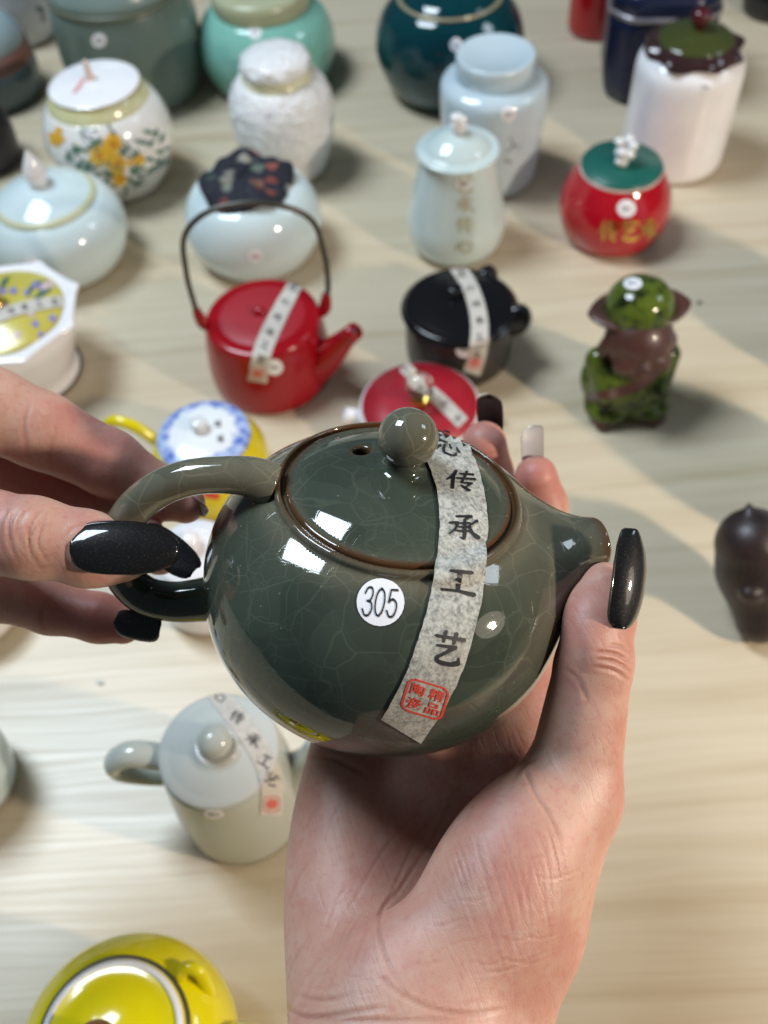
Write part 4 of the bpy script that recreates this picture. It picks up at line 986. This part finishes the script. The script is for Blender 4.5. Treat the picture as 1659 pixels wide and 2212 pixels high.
# white teapot under the held handle
t, b, body, p = pot_on('teapot', 'glossy white teapot half hidden behind the held handle and fingers', 'teapot', 455, 1290, [(1310, 78), (1300, 92), (1270, 104), (1235, 106), (1205, 96), (1195, 82)], wht, 4)
zt = p[-1][1]; R0 = p[-1][0]
lidm = mk('lid', *lathe([(R0*.9, zt-.1), (R0*1.03, zt+.05), (R0*1.0, zt+.2), (R0*.6, zt+.5), (R0*.55, zt+.46), (R0*.2, zt+.7), (0, zt+.72)], b, 64, None, 3), wht, t)
mk('lid_knob', *ell(b+np.array([0, 0, zt+1.1]), (.55, .55, .5)), wht, lidm)
mk('spout', *tube([b+np.array([R0*.9, 0, zt*.5]), b+np.array([R0+1.6, .2, zt*.75]), b+np.array([R0+2.3, .3, zt*1.05])], [.9, .55, .4], 18, 16), wht, t)
decal('red_seal', [body], body, red_ink, [stroke([(446, 1372), (466, 1374)], (16,))], lambda q: q, .03)

# grey celadon teapot, lower left
gc = glaze('grey_celadon_glaze', (.44, .47, .43), (.48, .51, .47), rough=.16, coat=.3)
t, b, body, p = pot_on('teapot', 'grey celadon teapot with round knob, beside the wrist', 'teapot', 530, 1738, [(1748, 124), (1735, 132), (1705, 137), (1670, 138), (1635, 134), (1622, 131)], gc, 3)
zt = p[-1][1]; R0 = p[-1][0]
lidm = mk('lid', *lathe([(R0*.9, zt-.1), (R0*.99, zt), (R0*1.0, zt+.1), (R0*.95, zt+.22), (R0*.84, zt+.24), (R0*.8, zt+.30), (R0*.5, zt+.55), (R0*.37, zt+.6), (R0*.36, zt+.68), (R0*.3, zt+.66), (R0*.24, zt+.62), (0, zt+.62)], b), glaze('pale_grey_celadon', (.52, .55, .52), (.55, .57, .54), rough=.16), t)
mk('lid_knob', *ell(b+np.array([0, 0, zt+1.05]), (.75, .75, .62)), gc, lidm)
c0 = b+np.array([-R0*.98, 0, 0])
mk('handle', *tube([c0+np.array([.2, .15, zt*.9]), c0+np.array([-1.3, .25, zt*.97]), c0+np.array([-2.2, .22, zt*.88]), c0+np.array([-2.15, .25, zt*.74]), c0+np.array([-1.2, .3, zt*.62]), c0+np.array([.2, .3, zt*.58])], [.46, .44, .42, .42, .42, .46], 16, 44, 1.35), gc, t)
mk('spout', *tube([b+np.array([R0*.85, 0, zt*.4]), b+np.array([R0+1.0, .1, zt*.7]), b+np.array([R0+1.7, .1, zt*1.0])], [1.1, .7, .5], 18, 18), gc, t)
L5 = [(463, 1488), (515, 1555), (565, 1630), (586, 1690), (584, 1760)]
strip([body, lidm], t, L5, [44, 46, 48, 48, 46], strip_pale, chars5(L5, 30, 26, 5, ('xin', 'chuan', 'cheng', 'gong', 'yi'), 30, .07, .72), ((585, 1735), 32, 32, 0, False), base=.05)
sticker([body], t, (462, 1757), 44, 20)

# big yellow pot in the corner

c3 = on_table(280, 2262, 4.5); b = np.array([c3[0], c3[1], 0.])
t = thing('teapot', 'big bright yellow teapot cut off by the near edge, white ring on its lid', 'teapot', b)
yel2 = glaze('bright_yellow_glaze', (.74, .63, .003), (.78, .67, .004), rough=.14, coat=.5)
body = mk('body', *lathe([(0, .02), (2.2, .02), (2.3, .15), (3.1, 1.0), (3.85, 2.6), (4.08, 4.2), (3.85, 5.5), (3.25, 6.35), (2.75, 6.7), (2.6, 6.6)], b, 72, None, 4), yel2, t)
drk = glaze('dark_line', (.05, .04, .025), rough=.3)
mk('rim_line', *lathe([(2.62, 6.62), (2.80, 6.72), (2.78, 6.82), (2.62, 6.85)], b, 72), drk, body)
lidm = mk('lid', *lathe([(0, 6.6), (2.6, 6.66), (2.66, 6.8), (2.62, 6.95), (2.32, 7.05), (2.2, 7.02), (1.6, 7.3), (.8, 7.55), (0, 7.6)], b, 72), yel2, t)
mk('white_ring', *lathe([(2.34, 7.0), (2.58, 6.92), (2.60, 7.0), (2.45, 7.1), (2.36, 7.1)], b, 72), white_glz, lidm)
mk('lid_knob', *lathe([(.5, 7.5), (.4, 7.8), (.75, 8.2), (.72, 8.7), (.4, 9.0), (0, 9.05)], b+np.array([-.1, -.35, 0]), 28, None, 3), glaze('brown_gold_knob', (.20, .09, .03), rough=.15, metal=.3), lidm)
spd = np.array([.98, -.1, 0])
spn = mk('spout', *tube([b+spd*3.3+np.array([0, 0, 3.8]), b+spd*4.2+np.array([0, 0, 5.0]), b+spd*5.1+np.array([0, 0, 6.2])], [1.25, .95, .7], 20, 20), yel2, t)
mk('spout_ring', *lathe([(.68, -.05), (.80, .0), (.78, .12), (.6, .1)], b+spd*4.75+np.array([0, 0, 5.6]), 24), glaze('black_cord', (.015, .013, .012), rough=.7), spn)
for sx, yy in ((-1, .15),):
    lgm = mk('lug', *tube([b+np.array([sx*3.4, yy, 4.4]), b+np.array([sx*4.3, yy, 5.0]), b+np.array([sx*4.9, yy, 5.6])], [.9, .75, .6], 18, 14), yel2, t)
    mk('cord_ring', *lathe([(.66, -.08), (.80, .0), (.78, .12), (.6, .1)], b+np.array([sx*4.45, yy, 5.1]), 24), glaze('black_cord', (.015, .013, .012), rough=.7), lgm)
c0 = b+np.array([2.0, 1.9, 6.25]); mk('ear_loop', *tube([c0+np.array([.1, -.5, -.2]), c0+np.array([.4, .2, .5]), c0+np.array([1.0, .1, .5]), c0+np.array([1.3, -.6, -.6])], .26, 12, 24), yel2, t)

# pieces cut off by the left edge
t, b, body, p = pot_on('tea_jar', 'pale celadon jar cut by the left edge, level with the grey celadon teapot', 'jar', -62, 1690, [(1705, 80), (1695, 95), (1655, 118), (1620, 116), (1600, 95)], cele, 4)
zt = p[-1][1]; R0 = p[-1][0]
lidm = mk('lid', *lathe([(R0*.9, zt-.1), (R0*1.02, zt+.05), (R0*.7, zt+.5), (0, zt+.8)], b, 48, None, 3), cele, t)
mk('lid_knob', *ell(b+np.array([.9, .6, zt+1.3]), (.6, .6, .6)), glaze('brown_knob', (.15, .08, .05)), lidm)
t, b, body, p = pot_on('rice_bowl', 'cream white bowl at the left edge under the fingers', 'bowl', -40, 1330, [(1345, 60), (1335, 76), (1310, 98), (1290, 104), (1284, 102), (1292, 92)], glaze('cream_glaze', (.74, .70, .66)), 3)
t, b, body, p = pot_on('vase', 'dark plum black jar at the left edge beside the painted barrel jar', 'vase', -20, 350, [(380, 58), (350, 66), (290, 74), (240, 66), (215, 44), (205, 40)], glaze('plum_black_glaze', (.022, .018, .028), rough=.35), 4)
zt = p[-1][1]; R0 = p[-1][0]; mk('lip', *lathe([(R0*.8, zt-.1), (R0*1.1, zt), (R0*1.1, zt+.3), (R0*.85, zt+.35)], b), glaze('plum_black_rim', (.03, .02, .03), rough=.3), body)
t, b, body, p = pot_on('tea_jar', 'blue-grey round jar with a brown band, cut by the left edge', 'tea jar', 0, 205, [(225, 68), (215, 78), (185, 96), (150, 102), (128, 100)], glaze('blue_grey_glaze', (.085, .125, .14), (.11, .15, .165), rough=.2), 4)
zt = p[-1][1]; R0 = p[-1][0]; z2 = zz(b, 92); z3 = zz(b, 45)
mk('brown_band', *lathe([(R0*.98, zt-.15), (R0*1.0, zt), (R0*.97, z2-.05), (R0*.93, z2)], b), glaze('brown_band_clay', (.16, .075, .06), rough=.5), body)
lidm = mk('lid', *lathe([(R0*.85, z2-.1), (R0*.95, z2+.02), (R0*.90, (z2+z3)/2), (R0*.7, z3), (R0*.5, z3+.2), (0, z3+.2)], b, 64, None, 2), glaze('light_blue_grey_glaze', (.22, .29, .32), rough=.2), t)
mk('lid_knob', *ell(b+np.array([0, 0, z3+.8]), (.8, .8, .6)), glaze('blue_grey_knob', (.15, .2, .22), rough=.2), lidm)
# back row
t, b, body, p = pot_on('flower_pot', 'white round pot with a green leaf print behind the blue-grey jar', 'pot', 55, 75, [(88, 52), (78, 64), (40, 74), (-10, 78), (-60, 74)], glaze('grey_white_glaze', (.60, .61, .63)), 4)
zt = p[-1][1]; R0 = p[-1][0]; mk('lip', *lathe([(R0*.9, zt-.1), (R0*1.06, zt), (R0*1.06, zt+.3), (R0*.9, zt+.35)], b), glaze('grey_white_rim', (.6, .6, .62)), body)
decal('printed_leaf', [body], body, leafm, petal((78, 15), 22, 13, .6)+petal((90, 32), 16, 10, 1.2), lambda q: q, .04)
big = glaze('grey_green_glaze', (.115, .165, .145), (.14, .19, .165), rough=.30, scale=14)
t, b, body, p = pot_on('storage_jar', 'large matt grey-green storage jar, leftmost of the tall back row', 'jar', 308, 192, [(212, 104), (202, 118), (150, 140), (95, 151), (40, 152), (0, 150), (-25, 146)], big, 4)
zt = p[-1][1]; R0 = p[-1][0]
mk('groove_band', *lathe([(R0*.96, zt-.15), (R0*1.02, zt-.05), (R0*1.03, zt+.25), (R0*.97, zt+.45)], b), glaze('olive_groove', (.11, .125, .09), rough=.35), body)
mk('lid', *lathe([(R0*.9, zt+.3), (R0*.985, zt+.42), (R0*.97, zt+1.2), (R0*.80, zt+2.6), (R0*.4, zt+3.4), (0, zt+3.5)], b, 64, None, 3), glaze('grey_green_lid', (.19, .265, .25), (.22, .29, .275), rough=.28), t)
sticker([body], t, (214, 87), 32, 32)
t, b, body, p = pot_on('vase', 'slender black vase half hidden behind the grey-green storage jar', 'vase', 395, 95, [(112, 34), (100, 40), (50, 44), (0, 40), (-40, 26), (-70, 22)], glaze('black_glaze', (.012, .013, .013), rough=.3), 4)
zt = p[-1][1]; R0 = p[-1][0]; mk('lip', *lathe([(R0*.8, zt-.1), (R0*1.4, zt), (R0*1.4, zt+.2), (R0*.9, zt+.25)], b), glaze('black_rim', (.012, .013, .013), rough=.25), body)
mint = glaze('mint_glaze', (.20, .46, .39), (.22, .49, .42), rough=.12, coat=.4)
t, b, body, p = pot_on('tea_jar', 'glossy mint green round jar behind the white embossed jar', 'tea jar', 588, 165, [(190, 84), (182, 98), (150, 128), (110, 145), (70, 147), (35, 134), (10, 112)], mint, 5)
zt = p[-1][1]; R0 = p[-1][0]
lidm = mk('lid', *lathe([(R0*.8, zt-.1), (R0*.92, zt), (R0*.94, zt+.5), (R0*.92, zt+1.4), (R0*.7, zt+1.7), (0, zt+1.9)], b, 64, None, 2), glaze('beige_lid_glaze', (.36, .38, .24), (.42, .43, .29), rough=.25), t)
mk('lid_knob', *ell(b+np.array([0, 0, zt+2.3]), (.8, .8, .6)), glaze('beige_knob', (.4, .4, .27)), lidm)
sticker([body], t, (551, 71), 28, 26)
teal = glaze('dark_teal_glaze', (.001, .030, .040), (.002, .042, .052), rough=.07, coat=.2)
t, b, body, p = pot_on('tea_jar', 'dark teal round jar with gold mouth line behind the pale blue canister', 'tea jar', 970, 185, [(208, 82), (195, 100), (160, 134), (110, 156), (70, 160), (30, 150), (0, 128), (-12, 112)], teal, 5)
zt = p[-1][1]; R0 = p[-1][0]
mk('gold_line', *lathe([(R0*.98, zt-.06), (R0*1.04, zt-.02), (R0*1.0, zt+.12), (R0*.94, zt+.1)], b), glaze('brass_line', (.42, .38, .26), rough=.25, metal=.4), body)
lidm = mk('lid', *lathe([(R0*.9, zt), (R0*.95, zt+.1), (R0*.75, zt+.7), (R0*.35, zt+1.1), (0, zt+1.2)], b, 64, None, 3), teal, t)
mk('lid_knob', *ell(b+np.array([0, 0, zt+1.6]), (.8, .8, .65)), teal, lidm)
sticker([body], t, (985, 97), 26, 30)
t, b, body, p = pot_on('tea_canister', 'rounded red canister half hidden by the navy canister', 'tea canister', 1284, 62, [(80, 48), (70, 56), (30, 60), (-50, 62), (-110, 60), (-125, 50)], glaze('red_gloss_back', (.40, .004, .010), rough=.12, coat=.4), 3)
zt = p[-1][1]; R0 = p[-1][0]; mk('lid', *lathe([(R0*.9, zt), (R0*1.05, zt+.05), (R0*1.05, zt+.6), (R0*.9, zt+.8), (0, zt+.85)], b), glaze('red_lid', (.38, .006, .012), rough=.15), t)
b = on_table(1398, 176)
t = thing('tea_canister', 'navy blue square canister with rounded corners behind the leaf-lidded jar', 'tea canister', b)
hz = zz(b, -8); navy = glaze('navy_glaze', (.002, .007, .032), (.003, .009, .042), rough=.30, scale=50)
def sqr(r_, z_, a):
    d = (a-.62) % (pi/2)-pi/4; return r_*min(1/cos(d), 1.16)*.98, z_
R1 = rr(b, hz*.5, 112)
body = mk('body', *lathe([(0, .02), (R1*.78, .02), (R1*.86, .12), (R1*.93, .8), (R1*.98, hz*.3), (R1, hz*.6), (R1*1.02, hz)], b, 96, sqr, 3), navy, t)
mk('rim', *lathe([(R1*.98, hz-.05), (R1*1.04, hz), (R1*1.04, hz+.35), (R1*.98, hz+.4)], b, 96, sqr), glaze('pewter_rim', (.35, .33, .36), rough=.25, metal=.6), body)
mk('lid', *lathe([(R1*.9, hz+.3), (R1*1.0, hz+.4), (R1*.98, hz+1.6), (R1*.85, hz+2.0), (0, hz+2.1)], b, 96, sqr), navy, t)
sticker([body], t, (1470, 20), 30, 30)
t, b, body, p = pot_on('tea_jar', 'black jar at the far corner to the right of the navy canister', 'tea jar', 1668, 22, [(40, 46), (32, 58), (0, 68), (-40, 66), (-70, 50)], glaze('black_gloss_back', (.010, .011, .012), rough=.15), 4)
zt = p[-1][1]; R0 = p[-1][0]; mk('lid', *lathe([(R0*.9, zt), (R0*1.05, zt+.1), (R0*.6, zt+.8), (0, zt+1)], b, 48, None, 2), glaze('black_lid', (.012, .012, .012), rough=.2), t)
# tea pet at the right edge
b = on_table(1588, 1338)
t = thing('tea_pet', 'dark brown clay tea pet with a pointed nub, at the right edge', 'figurine', b)
q0, q1, q2, q3 = on_table(1640, 1340, 1.25), on_table(1628, 1235, 3.2), on_table(1626, 1175, 4.6), on_table(1618, 1092, 6.4)
def pet_f(q):
    f = smin(cone(q, q0, q1, 1.2, 1.75), cone(q, q1, q2, 1.75, 1.85), .6); f = smin(f, cone(q, q2+(q3-q2)*.45, q3, .75, .12), .45)
    fr = np.array([-.3, -.9, .3])
    f = smin(f, ellip(q, q1+fr*1.75+np.array([-.2, 0, 0]), (.55, .4, .4)), .35); f = smin(f, ellip(q, q1+fr*1.7+np.array([.9, .1, .1]), (.55, .4, .4)), .35)
    f = smax(f, -cone(q, q1+fr*2.2+np.array([-.6, 0, .8]), q1+fr*2.2+np.array([.9, .1, .9]), .16, .16), .2)
    return smax(f, -(q[:, 2]-.03), .2)
V, Fq, nr = nets(pet_f, np.minimum(q0, q3)-np.array([3, 3, 1.4]), np.maximum(q0, q3)+np.array([3, 3, 1]), .11)
V[:, 2] = np.maximum(V[:, 2], .01)
clayd = M('dark_clay'); co = clayd.coords(); clayd.l(clayd.ramp(clayd.noise(co, 60, 5), [(.35, (.014, .009, .009)), (.7, (.034, .019, .018))]), clayd.b.inputs['Base Color']); clayd.set(Roughness=.40); clayd.bump(clayd.noise(co, 260, 4), .25, .001)
body = mk('body', V, Fq, clayd.m, t, normals=nr)
# jars just outside the right edge whose shadows cross the table
for bx, by, lab in ((1850, 800, 'grey jar standing past the right edge, behind the tea pet'), (1800, 1130, 'grey jar standing past the right edge, beside the tea pet')):
    b = on_table(bx, by); t = thing('tea_jar', lab, 'tea jar', b)
    mk('body', *lathe([(0, .02), (2.4, .02), (2.6, .2), (3.6, 2.5), (3.9, 5), (3.2, 8), (2.4, 9.2)], b, 48, None, 4), cele, t)
    lidm = mk('lid', *lathe([(2.3, 9.1), (2.7, 9.3), (2.2, 10), (0, 10.6)], b, 48, None, 3), cele, t)
# crumbs
for x, y, r_, lab, m_ in ((218, 1475, .16, 'pale blue crumb on the table above the grey celadon teapot', cele), (1482, 656, .15, 'tiny dark crumb by the monk figurine hat brim, nearer one', clay), (1510, 655, .15, 'tiny dark crumb right of the monk figurine, farther one', clay)):
    b = on_table(x, y); o = mk('crumb', *ell(b+np.array([0, 0, r_*.6]), (r_, r_*.8, r_*.6), 10, noise=.15, seed=x), m_); tag(o, lab, 'crumb', 'crumbs lying on the table')
